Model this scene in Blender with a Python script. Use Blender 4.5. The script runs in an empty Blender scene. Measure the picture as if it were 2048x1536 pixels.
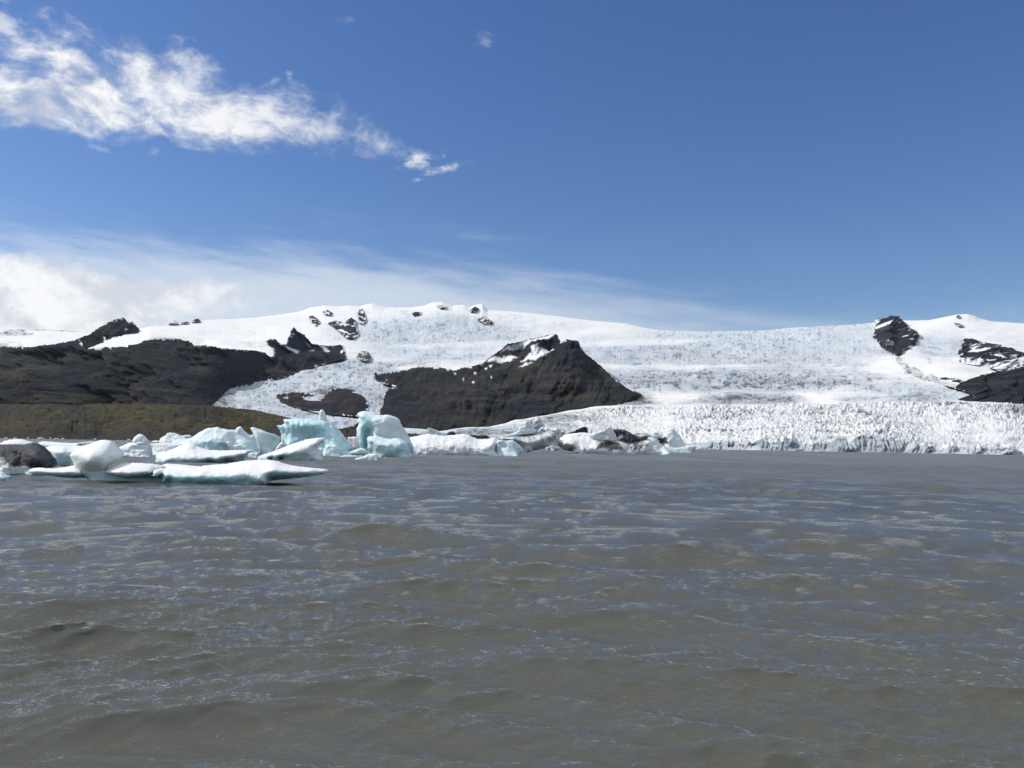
import bpy, math, random
import numpy as np
from mathutils import Matrix, Vector
from mathutils.geometry import delaunay_2d_cdt

R = math.radians
random.seed(7)
RNG = np.random.default_rng(11)
S = bpy.context.scene
COL = S.collection

# ------------------------------------------------------------------ camera
F = 1607.0                       # focal length in pixels of the 2048 px wide photograph
CAM_H = 2.0
PITCH, ROLL = 4.29, 0.92
CM = Matrix.Rotation(R(90 + PITCH), 3, 'X') @ Matrix.Rotation(R(ROLL), 3, 'Z')
CMN = np.array(CM)
cam_data = bpy.data.cameras.new('camera')
cam_data.sensor_width = 36.0
cam_data.lens = F / 2048 * 36.0
cam_data.clip_start = 0.1
cam_data.clip_end = 60000
cam = bpy.data.objects.new('camera', cam_data)
cam.matrix_world = Matrix.Translation((0, 0, CAM_H)) @ CM.to_4x4()
COL.objects.link(cam)
S.camera = cam


def ray(px, py):
    px = np.asarray(px, float); py = np.asarray(py, float)
    px, py = np.broadcast_arrays(px, py)
    d = np.stack([(px - 1024) / F, -(py - 768) / F, -np.ones_like(px)], -1)
    return d @ CMN.T


def PT(px, py, d):
    """World point on the sight line of a photograph pixel at forward distance d."""
    r = ray(px, py)
    k = np.asarray(d, float) / r[..., 1]
    p = r * k[..., None]
    p[..., 2] += CAM_H
    return p


def water_dist(px, py, z=0.0):
    r = ray(px, py)
    return (z - CAM_H) / r[..., 2] * r[..., 1]


def azel(px, py):
    r = ray(px, py)
    return math.degrees(math.atan2(r[0], r[1])), math.degrees(math.atan2(r[2], math.hypot(r[0], r[1])))


# ------------------------------------------------------------------ render settings, sun
SUN_EL, SUN_AZ = 43.0, -84.0     # azimuth from +Y, negative to the left
S.view_settings.view_transform = 'Standard'
S.view_settings.look = 'None'
S.view_settings.exposure = 0.0
S.view_settings.gamma = 1.0
S.cycles.use_denoising = True
S.cycles.denoiser = 'OPENIMAGEDENOISE'
S.cycles.denoising_prefilter = 'NONE'
S.cycles.max_bounces = 6
S.cycles.diffuse_bounces = 3
S.cycles.glossy_bounces = 3
S.cycles.caustics_reflective = False
S.cycles.caustics_refractive = False
S.cycles.sample_clamp_indirect = 6.0
S.cycles.sample_clamp_direct = 6.0

sun_data = bpy.data.lights.new('sun', 'SUN')
sun_data.energy = 3.5
sun_data.angle = R(0.5)
sun_data.color = (1.0, 0.955, 0.88)
sun = bpy.data.objects.new('sun', sun_data)
to_sun = Vector((math.sin(R(SUN_AZ)) * math.cos(R(SUN_EL)), math.cos(R(SUN_AZ)) * math.cos(R(SUN_EL)), math.sin(R(SUN_EL))))
sun.rotation_euler = to_sun.to_track_quat('Z', 'Y').to_euler()
sun.location = to_sun * 100
COL.objects.link(sun)


# ------------------------------------------------------------------ node helper
class Nodes:
    def __init__(self, tree):
        self.t = tree
        self.n = tree.nodes
        self.l = tree.links

    def new(self, kind, **kw):
        n = self.n.new(kind)
        for k, v in kw.items():
            setattr(n, k, v)
        return n

    def put(self, sock, v):
        if isinstance(v, bpy.types.NodeSocket):
            self.l.new(v, sock)
        elif v is not None:
            sock.default_value = v

    def m(self, op, a, b=None, c=None, clamp=False):
        n = self.new('ShaderNodeMath', operation=op, use_clamp=clamp)
        for i, v in enumerate((a, b, c)):
            if v is not None:
                self.put(n.inputs[i], v)
        return n.outputs[0]

    def add(self, a, b): return self.m('ADD', a, b)
    def sub(self, a, b): return self.m('SUBTRACT', a, b)
    def mul(self, a, b): return self.m('MULTIPLY', a, b)

    def step(self, x, lo, hi, a=0.0, b=1.0):
        n = self.new('ShaderNodeMapRange', interpolation_type='SMOOTHSTEP')
        self.put(n.inputs[0], x)
        for i, v in enumerate((lo, hi, a, b)):
            self.put(n.inputs[i + 1], v)
        return n.outputs[0]

    def ramp(self, t, stops, interp='EASE'):
        n = self.new('ShaderNodeValToRGB')
        n.color_ramp.interpolation = interp
        e = n.color_ramp.elements
        while len(e) < len(stops):
            e.new(0.5)
        for el, (p, v) in zip(e, sorted(stops)):
            el.position = p
            el.color = (v, v, v, 1) if not hasattr(v, '__len__') else (*v, 1)
        self.put(n.inputs[0], t)
        return n.outputs[0]

    def noise(self, vec, scale, detail=4.0, rough=0.55, dist=0.0, dims='3D'):
        n = self.new('ShaderNodeTexNoise', noise_dimensions=dims)
        self.put(n.inputs['Vector'], vec)
        n.inputs['Scale'].default_value = scale
        n.inputs['Detail'].default_value = detail
        n.inputs['Roughness'].default_value = rough
        n.inputs['Distortion'].default_value = dist
        return n.outputs[0]

    def mapping(self, vec, scale=(1, 1, 1), rot=(0, 0, 0), loc=(0, 0, 0)):
        n = self.new('ShaderNodeMapping')
        self.put(n.inputs[0], vec)
        n.inputs['Scale'].default_value = scale
        n.inputs['Rotation'].default_value = rot
        n.inputs['Location'].default_value = loc
        return n.outputs[0]

    def mix(self, fac, a, b, blend='MIX'):
        n = self.new('ShaderNodeMix', data_type='RGBA', blend_type=blend)
        self.put(n.inputs[0], fac)
        for s, v in ((n.inputs[6], a), (n.inputs[7], b)):
            if isinstance(v, (tuple, list)):
                v = (*v, 1) if len(v) == 3 else v
            self.put(s, v)
        return n.outputs[2]

    def attr(self, name):
        return self.new('ShaderNodeAttribute', attribute_name=name).outputs['Fac']

    def bump(self, h, strength=0.5, dist=1.0, normal=None):
        n = self.new('ShaderNodeBump')
        n.inputs['Strength'].default_value = strength
        n.inputs['Distance'].default_value = dist
        self.put(n.inputs['Height'], h)
        if normal is not None:
            self.put(n.inputs['Normal'], normal)
        return n.outputs[0]


# ------------------------------------------------------------------ world: sky with clouds (by direction, at infinity)
world = bpy.data.worlds.new('World')
S.world = world
world.use_nodes = True
wt = Nodes(world.node_tree)
wt.n.clear()
sky = wt.new('ShaderNodeTexSky', sky_type='NISHITA')
sky.sun_disc = False
sky.sun_elevation = R(SUN_EL)
sky.sun_rotation = R(SUN_AZ % 360)
sky.altitude = 50
sky.air_density = 1.0
sky.dust_density = 0.35
sky.ozone_density = 3.0
D = wt.new('ShaderNodeTexCoord').outputs['Generated']
sep = wt.new('ShaderNodeSeparateXYZ')
wt.l.new(D, sep.inputs[0])
AZ = wt.mul(wt.m('ARCTAN2', sep.outputs[0], sep.outputs[1]), 180 / math.pi)
EL = wt.mul(wt.m('ARCSINE', sep.outputs[2]), 180 / math.pi)
AN = wt.m('DIVIDE', wt.add(AZ, 60.0), 120.0)          # -60..60 deg -> 0..1


def el_curve(pts):
    """Elevation (deg) as a function of azimuth from photograph points."""
    st = []
    for px, py in pts:
        a, e = azel(px, py)
        st.append(((a + 60) / 120, (e + 10) / 50))
    return wt.sub(wt.mul(wt.ramp(AN, st, 'LINEAR'), 50.0), 10.0)


def az_curve(pts):
    return wt.ramp(AN, [((azel(px, 500)[0] + 60) / 120, v) for px, v in pts])


def sep_band(top, bot, s_top, s_bot):
    a = wt.m('DIVIDE', wt.sub(top, EL), s_top)
    b = wt.m('DIVIDE', wt.sub(EL, bot), s_bot)
    return wt.m('MINIMUM', wt.m('MINIMUM', a, b), 1.0)


# warped direction for wispy edges
wn = wt.new('ShaderNodeTexNoise')
wt.l.new(D, wn.inputs['Vector'])
wn.inputs['Scale'].default_value = 9.0
wn.inputs['Detail'].default_value = 3.0
vs = wt.new('ShaderNodeVectorMath', operation='SUBTRACT')
wt.l.new(wn.outputs['Color'], vs.inputs[0]); vs.inputs[1].default_value = (0.5, 0.5, 0.5)
vm = wt.new('ShaderNodeVectorMath', operation='SCALE')
wt.l.new(vs.outputs[0], vm.inputs[0]); vm.inputs['Scale'].default_value = 0.055
va = wt.new('ShaderNodeVectorMath', operation='ADD')
wt.l.new(D, va.inputs[0]); wt.l.new(vm.outputs[0], va.inputs[1])
DW = va.outputs[0]
n_big = wt.noise(wt.mapping(DW, (1, 1, 1.5)), 11.0, 10.0, 0.6)
n_fine = wt.noise(wt.mapping(DW, (1, 1, 1.9), rot=(0, R(16), 0), loc=(3, 1, 2)), 30.0, 12.0, 0.63)
n_mid = wt.noise(wt.mapping(DW, (1, 1, 1.2), loc=(7, 2, 5)), 17.0, 6.0, 0.55)
# long streak noise for the veil: stretched along azimuth
sx = wt.new('ShaderNodeCombineXYZ')
wt.put(sx.inputs[0], wt.mul(AZ, 0.055)); wt.put(sx.inputs[1], wt.add(wt.mul(EL, 0.42), wt.mul(AZ, 0.035)))
wt.put(sx.inputs[2], wt.mul(n_big, 0.55))
n_streak = wt.noise(sx.outputs[0], 1.6, 8.0, 0.62)

# upper band cloud
top1 = el_curve([(-300, -20), (-120, 40), (0, 78), (40, 62), (90, 28), (150, 50), (215, 92), (280, 90), (340, 100), (400, 135), (470, 176), (550, 170), (600, 190), (700, 226), (770, 262), (815, 292), (830, 310), (900, 400)])
bot1 = el_curve([(-300, 210), (0, 246), (90, 266), (150, 272), (210, 278), (280, 284), (330, 262), (352, 282), (400, 292), (470, 290), (550, 288), (600, 287), (700, 290), (770, 304), (815, 300), (830, 290), (900, 280)])
p1 = sep_band(top1, bot1, 2.0, 1.0)
r1 = wt.add(p1, wt.mul(wt.sub(wt.add(wt.mul(n_big, 0.45), wt.mul(n_fine, 0.55)), 0.5), 5.4))
body1 = wt.step(wt.add(wt.mul(n_mid, 0.55), wt.mul(n_fine, 0.45)), 0.33, 0.58, 0.5, 1.0)
d1 = wt.mul(wt.mul(wt.step(r1, -0.40, 1.5), body1), az_curve([(-300, 0.98), (200, 0.97), (420, 0.88), (600, 0.80), (760, 0.74), (815, 0.6), (850, 0.0)]))


def puff(px, py, rx, ry, slope, alpha, k=4.2):
    a0, e0 = azel(px, py)
    q = 180 / math.pi / F
    dx = wt.m('DIVIDE', wt.sub(AZ, a0), rx * q)
    dy = wt.m('DIVIDE', wt.sub(wt.sub(EL, e0), wt.mul(wt.sub(AZ, a0), slope)), ry * q)
    rr = wt.m('SQRT', wt.add(wt.mul(dx, dx), wt.mul(dy, dy)))
    v = wt.add(wt.sub(1.0, rr), wt.mul(wt.sub(n_fine, 0.5), k))
    return wt.mul(wt.step(v, 0.0, 1.3), alpha)


puffs = [puff(848, 313, 52, 20, 0.30, 0.72), puff(887, 339, 66, 12, 0.33, 0.66), puff(310, 304, 16, 13, 0.0, 0.42),
         puff(975, 84, 32, 15, -0.25, 0.26), puff(200, 298, 34, 8, -0.2, 0.3), puff(4, 36, 34, 46, 0.3, 0.6), puff(698, 38, 26, 11, 0, 0.12),
         puff(545, 163, 40, 12, 0.5, 0.4)]
# lower left cumulus
top2 = el_curve([(-400, 470), (0, 502), (60, 508), (120, 514), (180, 530), (250, 545), (400, 558), (480, 564), (540, 576), (590, 598), (640, 640)])
bot2 = el_curve([(-400, 720), (200, 720), (420, 640), (520, 612), (580, 606), (640, 650)])
p2 = sep_band(top2, bot2, 1.1, 2.2)
r2 = wt.add(p2, wt.mul(wt.sub(wt.add(wt.mul(n_mid, 0.6), wt.mul(n_fine, 0.4)), 0.5), 2.6))
d2 = wt.mul(wt.step(r2, -0.2, 0.85), az_curve([(-400, 0.9), (150, 0.88), (350, 0.74), (520, 0.55), (620, 0.0)]))
puffs += [puff(120, 652, 85, 26, 0.08, 0.85, 2.4), puff(60, 648, 50, 18, 0.1, 0.8, 2.4)]
# thin veil
top3 = el_curve([(-500, 450), (0, 476), (300, 492), (600, 506), (900, 516), (1100, 545), (1300, 585), (1500, 608), (1700, 625), (2000, 632)])
p3 = wt.m('DIVIDE', wt.sub(top3, EL), 3.6)
r3 = wt.add(p3, wt.mul(wt.sub(n_streak, 0.5), 1.7))
d3 = wt.mul(wt.step(r3, -0.35, 1.0), az_curve([(-500, 0.9), (0, 0.9), (500, 0.80), (1000, 0.68), (1300, 0.58), (1600, 0.45), (1800, 0.32), (2100, 0.26)]))
# very faint high streaks above the veil
top4 = el_curve([(-500, 330), (300, 370), (800, 420), (1300, 520), (1800, 640)])
p4 = wt.m('DIVIDE', wt.sub(top4, EL), 6.0)
d4 = wt.mul(wt.step(wt.add(p4, wt.mul(wt.sub(n_streak, 0.55), 3.0)), 0.0, 1.6), az_curve([(-500, 0.30), (500, 0.26), (1200, 0.16), (1800, 0.05)]))

dens = wt.m('MAXIMUM', d1, d2)
for p in puffs:
    dens = wt.m('MAXIMUM', dens, p)
over = wt.mul(wt.step(EL, 31.0, 40.0), wt.step(n_big, 0.30, 0.70, 0.6, 0.95))  # unseen cloud veil overhead, added to neutralise ambient light and water reflections
rear = wt.mul(wt.step(sep.outputs[1], 0.25, -0.15), wt.step(n_big, 0.30, 0.70, 0.15, 0.75))  # unseen cloud behind the camera, added for neutral ambient light
thin = wt.sub(1.0, wt.mul(wt.sub(1.0, d3), wt.sub(1.0, d4)))
shade = wt.step(wt.add(wt.mul(n_mid, 0.65), wt.mul(n_fine, 0.35)), 0.40, 0.59)
cloud_col = wt.mix(shade, (0.70, 0.72, 0.765), (1.06, 1.05, 1.03))
SKY_STRENGTH = 0.109
front = wt.step(sep.outputs[1], 0.05, 0.25)
# sky colour
hs = wt.new('ShaderNodeHueSaturation')
wt.l.new(sky.outputs[0], hs.inputs['Color'])
hs.inputs['Saturation'].default_value = 1.23
hs.inputs['Hue'].default_value = 0.512
bg_sky = wt.new('ShaderNodeBackground')
wt.l.new(hs.outputs[0], bg_sky.inputs[0])
bg_sky.inputs[1].default_value = SKY_STRENGTH
bg_thin = wt.new('ShaderNodeBackground')
bg_thin.inputs[0].default_value = (0.74, 0.80, 0.88, 1)
bg_thin.inputs[1].default_value = 1.0
bg_cloud = wt.new('ShaderNodeBackground')
wt.l.new(cloud_col, bg_cloud.inputs[0])
bg_cloud.inputs[1].default_value = 1.0
ms1 = wt.new('ShaderNodeMixShader'); ms2 = wt.new('ShaderNodeMixShader')
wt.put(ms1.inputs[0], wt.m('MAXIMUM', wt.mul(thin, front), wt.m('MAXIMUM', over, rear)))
wt.l.new(bg_sky.outputs[0], ms1.inputs[1]); wt.l.new(bg_thin.outputs[0], ms1.inputs[2])
wt.put(ms2.inputs[0], wt.mul(dens, front))
wt.l.new(ms1.outputs[0], ms2.inputs[1]); wt.l.new(bg_cloud.outputs[0], ms2.inputs[2])
wo = wt.new('ShaderNodeOutputWorld')
wt.l.new(ms2.outputs[0], wo.inputs[0])


# ------------------------------------------------------------------ numpy noise
def _hash(ix, iy, iz, seed):
    h = (ix.astype(np.uint32) * np.uint32(374761393) + iy.astype(np.uint32) * np.uint32(668265263)
         + iz.astype(np.uint32) * np.uint32(2147483647) + np.uint32((seed * 974634777) & 0xffffffff))
    h = (h ^ (h >> np.uint32(13))) * np.uint32(1274126177)
    h = (h ^ (h >> np.uint32(16))) * np.uint32(2246822519)
    return ((h ^ (h >> np.uint32(15))) & np.uint32(0xffffff)).astype(np.float32) / np.float32(0xffffff)


def vnoise(x, y, z=None, seed=0):
    x = np.asarray(x, np.float64); y = np.asarray(y, np.float64)
    z = np.zeros_like(x) if z is None else np.asarray(z, np.float64)
    xi, yi, zi = np.floor(x), np.floor(y), np.floor(z)
    fx, fy, fz = (x - xi).astype(np.float32), (y - yi).astype(np.float32), (z - zi).astype(np.float32)
    xi, yi, zi = xi.astype(np.int64), yi.astype(np.int64), zi.astype(np.int64)
    fx = fx * fx * fx * (fx * (fx * 6 - 15) + 10)
    fy = fy * fy * fy * (fy * (fy * 6 - 15) + 10)
    fz = fz * fz * fz * (fz * (fz * 6 - 15) + 10)
    r = 0
    for dx in (0, 1):
        wx = fx if dx else 1 - fx
        for dy in (0, 1):
            wy = fy if dy else 1 - fy
            for dz in (0, 1):
                wz = fz if dz else 1 - fz
                r = r + wx * wy * wz * _hash(xi + dx, yi + dy, zi + dz, seed)
    return r


def fbm(x, y, z=None, octaves=4, seed=0, gain=0.5, ridge=False):
    a, s, r = 1.0, 0.0, 0
    z = np.zeros_like(x) if z is None else z
    for o in range(octaves):
        n = vnoise(x * 2 ** o + 17.3 * o, y * 2 ** o + 5.1 * o, z * 2 ** o + 9.7 * o, seed + o)
        if ridge:
            n = 1 - np.abs(2 * n - 1)
        r = r + a * n
        s += a
        a *= gain
    return r / s


def worley(x, y, seed=0):
    xi, yi = np.floor(x).astype(np.int64), np.floor(y).astype(np.int64)
    z = np.zeros_like(xi)
    f1 = np.full(x.shape, 9.0, np.float32); f2 = f1.copy()
    cid = np.zeros(x.shape, np.float32)
    for dx in (-1, 0, 1):
        for dy in (-1, 0, 1):
            cx, cy = xi + dx, yi + dy
            px = cx + _hash(cx, cy, z, seed)
            py = cy + _hash(cx, cy, z, seed + 1)
            d = np.hypot(px - x, py - y).astype(np.float32)
            near = d < f1
            f2 = np.where(near, f1, np.minimum(f2, d))
            cid = np.where(near, _hash(cx, cy, z, seed + 2), cid)
            f1 = np.where(near, d, f1)
    return f1, f2, cid


def sstep(x, lo, hi):
    t = np.clip((x - lo) / (hi - lo), 0, 1)
    return t * t * (3 - 2 * t)


def curve(pts):
    p = np.array(sorted(pts), float)
    return lambda x: np.interp(x, p[:, 0], p[:, 1])


def seg_dist(x, y, poly, closed=True, keep=None):
    """Distance of points to a polyline's segments."""
    x = np.asarray(x, float); y = np.asarray(y, float)
    out = np.full(x.shape, 1e9)
    n = len(poly)
    for i in range(n if closed else n - 1):
        if keep is not None and not keep[i]:
            continue
        ax, ay = poly[i]; bx, by = poly[(i + 1) % n]
        dx, dy = bx - ax, by - ay
        l2 = dx * dx + dy * dy or 1e-12
        t = np.clip(((x - ax) * dx + (y - ay) * dy) / l2, 0, 1)
        out = np.minimum(out, np.hypot(x - ax - t * dx, y - ay - t * dy))
    return out


def inside(x, y, poly):
    c = np.zeros(np.shape(x), bool)
    n = len(poly)
    for i in range(n):
        ax, ay = poly[i]; bx, by = poly[(i + 1) % n]
        if ay == by:
            continue
        hit = ((ay > y) != (by > y)) & (x < (bx - ax) * (y - ay) / (by - ay) + ax)
        c ^= hit
    return c


def sdist(x, y, poly):
    d = seg_dist(x, y, poly)
    return np.where(inside(x, y, poly), d, -d)


def soft_mask(x, y, poly, soft=2.0, rough=3.0, scale=6.0, seed=3):
    """1 inside a patch outlined in photograph pixels, with a ragged edge."""
    s = sdist(x, y, poly) + (fbm(x / scale, y / scale, octaves=3, seed=seed) - 0.5) * 2 * rough
    return sstep(s, -soft, soft)


def blob(x, y, cx, cy, rx, ry, soft=0.6):
    r = np.hypot((x - cx) / rx, (y - cy) / ry)
    return 1 - sstep(r, 1 - soft, 1 + soft)


# ------------------------------------------------------------------ mesh and object helpers
def make_mesh(name, verts, tris=None, quads=None, attrs=None, smooth=True):
    me = bpy.data.meshes.new(name)
    verts = np.asarray(verts, np.float32)
    parts = [a for a in (tris, quads) if a is not None and len(a)]
    loops = np.concatenate([np.asarray(a, np.int32).ravel() for a in parts])
    totals = np.concatenate([np.full(len(a), np.asarray(a).shape[1], np.int32) for a in parts])
    starts = np.concatenate([[0], np.cumsum(totals)[:-1]]).astype(np.int32)
    me.vertices.add(len(verts)); me.vertices.foreach_set('co', verts.ravel())
    me.loops.add(len(loops)); me.loops.foreach_set('vertex_index', loops)
    me.polygons.add(len(totals)); me.polygons.foreach_set('loop_start', starts)
    me.polygons.foreach_set('loop_total', totals)
    me.update(calc_edges=True)
    me.validate()
    me.polygons.foreach_set('use_smooth', np.full(len(me.polygons), smooth))
    for k, v in (attrs or {}).items():
        a = me.attributes.new(k, 'FLOAT', 'POINT')
        a.data.foreach_set('value', np.asarray(v, np.float32))
    me.update()
    return me


def link(name, me, mat, parent=None, loc=None):
    o = bpy.data.objects.new(name, me)
    COL.objects.link(o)
    if mat is not None:
        me.materials.append(mat)
    if loc is not None:
        o.location = loc
    if parent is not None:
        o.parent = parent
    return o


def tag(o, label=None, cat=None, group=None, kind=None):
    for k, v in (('label', label), ('category', cat), ('group', group), ('kind', kind)):
        if v:
            o[k] = v
    return o


def grid_quads(nr, nc):
    i = np.arange((nr - 1) * (nc - 1))
    r, c = i // (nc - 1), i % (nc - 1)
    a = r * nc + c
    return np.stack([a, a + 1, a + nc + 1, a + nc], 1)


def resample(poly, step, jit=0.0, seed=0):
    """Points along a closed outline; jit roughens it so that edges are not ruler straight."""
    rng = np.random.default_rng(seed)
    out = []
    n = len(poly)
    for i in range(n):
        a, b = np.array(poly[i], float), np.array(poly[(i + 1) % n], float)
        L = np.hypot(*(b - a))
        k = max(1, int(round(L / step)))
        nrm = np.array([-(b - a)[1], (b - a)[0]]) / max(L, 1e-9)
        for j in range(k):
            t = j / k
            p = a + (b - a) * t
            if j:
                p = p + nrm * rng.normal(0, jit) * min(1, step * 0.45 / max(jit, 1e-9) if jit else 1)
            out.append(p)
    return np.array(out)


def fill(poly, step, jit=0.0, seed=0, ratio=1.0):
    """Triangulated interior of an outline: points (n,2), triangles, boundary edges (ordered pairs)."""
    b = resample(poly, step, jit, seed)
    rng = np.random.default_rng(seed + 99)
    x0, y0 = b.min(0); x1, y1 = b.max(0)
    gx, gy = np.meshgrid(np.arange(x0, x1, step * ratio), np.arange(y0, y1, step))
    gx = gx + (np.arange(gx.shape[0]) % 2)[:, None] * step * ratio * 0.5
    gx = (gx + rng.uniform(-.18, .18, gx.shape) * step).ravel(); gy = (gy + rng.uniform(-.18, .18, gy.shape) * step).ravel()
    bl = [tuple(p) for p in b]
    ok = inside(gx, gy, bl)
    gx, gy = gx[ok], gy[ok]
    d = seg_dist(gx, gy, bl)
    k = d > step * 0.55
    pts = np.concatenate([b, np.stack([gx[k], gy[k]], 1)])
    n = len(b)
    edges = [(i, (i + 1) % n) for i in range(n)]
    v, e, f, *_ = delaunay_2d_cdt([Vector(p) for p in pts], edges, [], 1, 1e-6)
    v = np.array([tuple(p) for p in v])
    f = np.array([t for t in f if len(t) == 3], np.int64)
    ar = (v[f[:, 1], 0] - v[f[:, 0], 0]) * (v[f[:, 2], 1] - v[f[:, 0], 1]) - (v[f[:, 1], 1] - v[f[:, 0], 1]) * (v[f[:, 2], 0] - v[f[:, 0], 0])
    f[ar < 0] = f[ar < 0][:, ::-1]
    he = np.concatenate([f[:, [0, 1]], f[:, [1, 2]], f[:, [2, 0]]])
    key = set(map(tuple, he.tolist()))
    bd = [(a, b2) for a, b2 in key if (b2, a) not in key]
    return v, f, bd


def rbf(ctrl, x, y, soft=0.0):
    """Linear radial interpolation of values at control points."""
    c = np.array(ctrl, float)
    X = c[:, :2]
    sc = np.ptp(X, 0).max() or 1
    X = X / sc
    A = np.sqrt(((X[:, None] - X[None]) ** 2).sum(2) + soft * soft)
    n = len(c)
    M = np.zeros((n + 1, n + 1)); M[:n, :n] = A; M[:n, n] = 1; M[n, :n] = 1
    w = np.linalg.lstsq(M, np.concatenate([c[:, 2], [0]]), rcond=None)[0]
    q = np.stack([np.ravel(x), np.ravel(y)], 1) / sc
    out = np.zeros(len(q))
    for i in range(n):
        out += w[i] * np.sqrt((q[:, 0] - X[i, 0]) ** 2 + (q[:, 1] - X[i, 1]) ** 2 + soft * soft)
    return (out + w[n]).reshape(np.shape(x))


# ------------------------------------------------------------------ materials
def new_mat(name):
    m = bpy.data.materials.new(name)
    m.use_nodes = True
    t = Nodes(m.node_tree)
    b = t.n['Principled BSDF']
    pos = t.new('ShaderNodeNewGeometry').outputs['Position']
    return m, t, b, pos


def ice_sheet_material():
    m, t, b, pos = new_mat('glacier_ice')
    dirt_shade, blue = t.attr('dirt_shade'), t.attr('blue')
    n1 = t.noise(pos, 0.02, 6, 0.6)
    n2 = t.noise(pos, 0.15, 5, 0.65)
    snow = t.mix(n1, (0.80, 0.785, 0.75), (0.86, 0.84, 0.80))
    c = t.mix(t.mul(blue, t.step(n2, -0.1, 0.4)), snow, (0.27, 0.36, 0.45))
    c = t.mix(t.mul(dirt_shade, t.step(n2, 0.0, 0.45)), c, (0.10, 0.106, 0.118))
    t.put(b.inputs['Base Color'], c)
    b.inputs['Roughness'].default_value = 0.75
    b.inputs['Specular IOR Level'].default_value = 0.2
    return m


def rock_material(name, dark, light, moss, moss_amt, scale=1.0, snow=True):
    m, t, b, pos = new_mat(name)
    st = t.mapping(pos, (1, 0.35, 2.2))
    n1 = t.noise(st, 0.010 * scale, 9, 0.66, 0.4)
    n2 = t.noise(st, 0.06 * scale, 7, 0.68)
    n3 = t.noise(t.mapping(pos, (1, 0.3, 1.4)), 0.0035 * scale, 5, 0.6)
    c = t.mix(t.step(n1, 0.34, 0.66), dark, light)
    mm = t.mul(t.mul(t.attr('moss'), t.step(t.add(t.mul(n3, 0.55), t.mul(n1, 0.45)), 0.42, 0.58)), moss_amt)
    c = t.mix(mm, c, t.mix(n2, moss, tuple(1.5 * v for v in moss)))
    c = t.mix(t.mul(t.step(n2, 0.40, 0.75), 0.4), c, tuple(0.5 * v for v in dark))
    c = t.mix(t.mul(t.attr('talus'), 0.7), c, tuple(1.7 * v for v in light))
    c = t.mix(t.mul(t.attr('cliff'), 0.8), c, dark)
    if snow:
        c = t.mix(t.attr('snow'), c, (0.80, 0.80, 0.81))
    t.put(b.inputs['Base Color'], c)
    b.inputs['Roughness'].default_value = 0.9
    b.inputs['Specular IOR Level'].default_value = 0.15
    h = t.add(t.mul(n1, 30.0 / scale), t.mul(n2, 9.0 / scale))
    t.put(b.inputs['Normal'], t.bump(h, 0.7, 1.0))
    return m


def moraine_material():
    m, t, b, pos = new_mat('moraine_grass')
    n1 = t.noise(t.mapping(pos, (1, 0.5, 1)), 0.018, 7, 0.6)
    n2 = t.noise(t.mapping(pos, (1, 0.35, 1.5)), 0.09, 8, 0.68)
    gravel = t.mix(n2, (0.022, 0.019, 0.016), (0.050, 0.043, 0.034))
    grass = t.mix(t.step(n2, 0.3, 0.7), (0.018, 0.016, 0.008), (0.082, 0.070, 0.030))
    f = t.mul(t.attr('moss'), t.step(t.add(t.mul(n1, 0.6), t.mul(n2, 0.4)), 0.36, 0.55))
    t.put(b.inputs['Base Color'], t.mix(f, gravel, grass))
    b.inputs['Roughness'].default_value = 0.95
    b.inputs['Specular IOR Level'].default_value = 0.1
    t.put(b.inputs['Normal'], t.bump(t.add(t.mul(n1, 6.0), t.mul(n2, 3.0)), 0.8, 1.0))
    return m


def berg_material():
    m, t, b, pos = new_mat('iceberg_ice')
    dirt_shade, blue = t.attr('dirt_shade'), t.attr('blue')
    sp = t.new('ShaderNodeSeparateXYZ'); t.l.new(pos, sp.inputs[0])
    n1 = t.noise(pos, 0.9, 6, 0.6)
    n2 = t.noise(pos, 5.0, 5, 0.65)
    n3 = t.noise(t.mapping(pos, (1, 1, 0.45)), 1.7, 8, 0.7)
    snow = t.mix(n1, (0.80, 0.80, 0.79), (0.88, 0.87, 0.85))
    ice = t.mix(n1, (0.33, 0.62, 0.68), (0.55, 0.79, 0.83))
    c = t.mix(t.m('ADD', blue, t.mul(t.sub(n1, 0.5), t.mul(blue, 0.9)), clamp=True), snow, ice)
    # wave-washed band just over the water is clear wet ice
    wash = t.mul(t.step(t.sub(sp.outputs[2], t.mul(n1, 0.35)), 0.30, -0.02), 0.75)
    c = t.mix(wash, c, (0.50, 0.65, 0.66))
    dm = t.step(t.add(t.mul(dirt_shade, 1.6), t.mul(t.sub(n3, 0.5), 2.6)), 0.35, 1.2)
    grit = t.mix(n2, (0.026, 0.026, 0.026), (0.115, 0.111, 0.107))
    c = t.mix(dm, c, grit)
    t.put(b.inputs['Base Color'], c)
    t.put(b.inputs['Roughness'], t.sub(0.48, t.mul(wash, 0.30)))
    b.inputs['Specular IOR Level'].default_value = 0.35
    b.inputs['IOR'].default_value = 1.31
    b.subsurface_method = 'RANDOM_WALK'
    t.put(b.inputs['Subsurface Weight'], t.mul(t.sub(1.0, dm), t.add(0.28, t.mul(blue, 0.5))))
    b.inputs['Subsurface Radius'].default_value = (0.20, 0.55, 0.65)
    b.inputs['Subsurface Scale'].default_value = 0.9
    h = t.add(t.mul(n1, 0.30), t.add(t.mul(n2, 0.085), t.mul(t.mul(t.add(n3, n2), dirt_shade), 0.45)))
    t.put(b.inputs['Normal'], t.bump(h, 0.5, 1.0))
    return m


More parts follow.
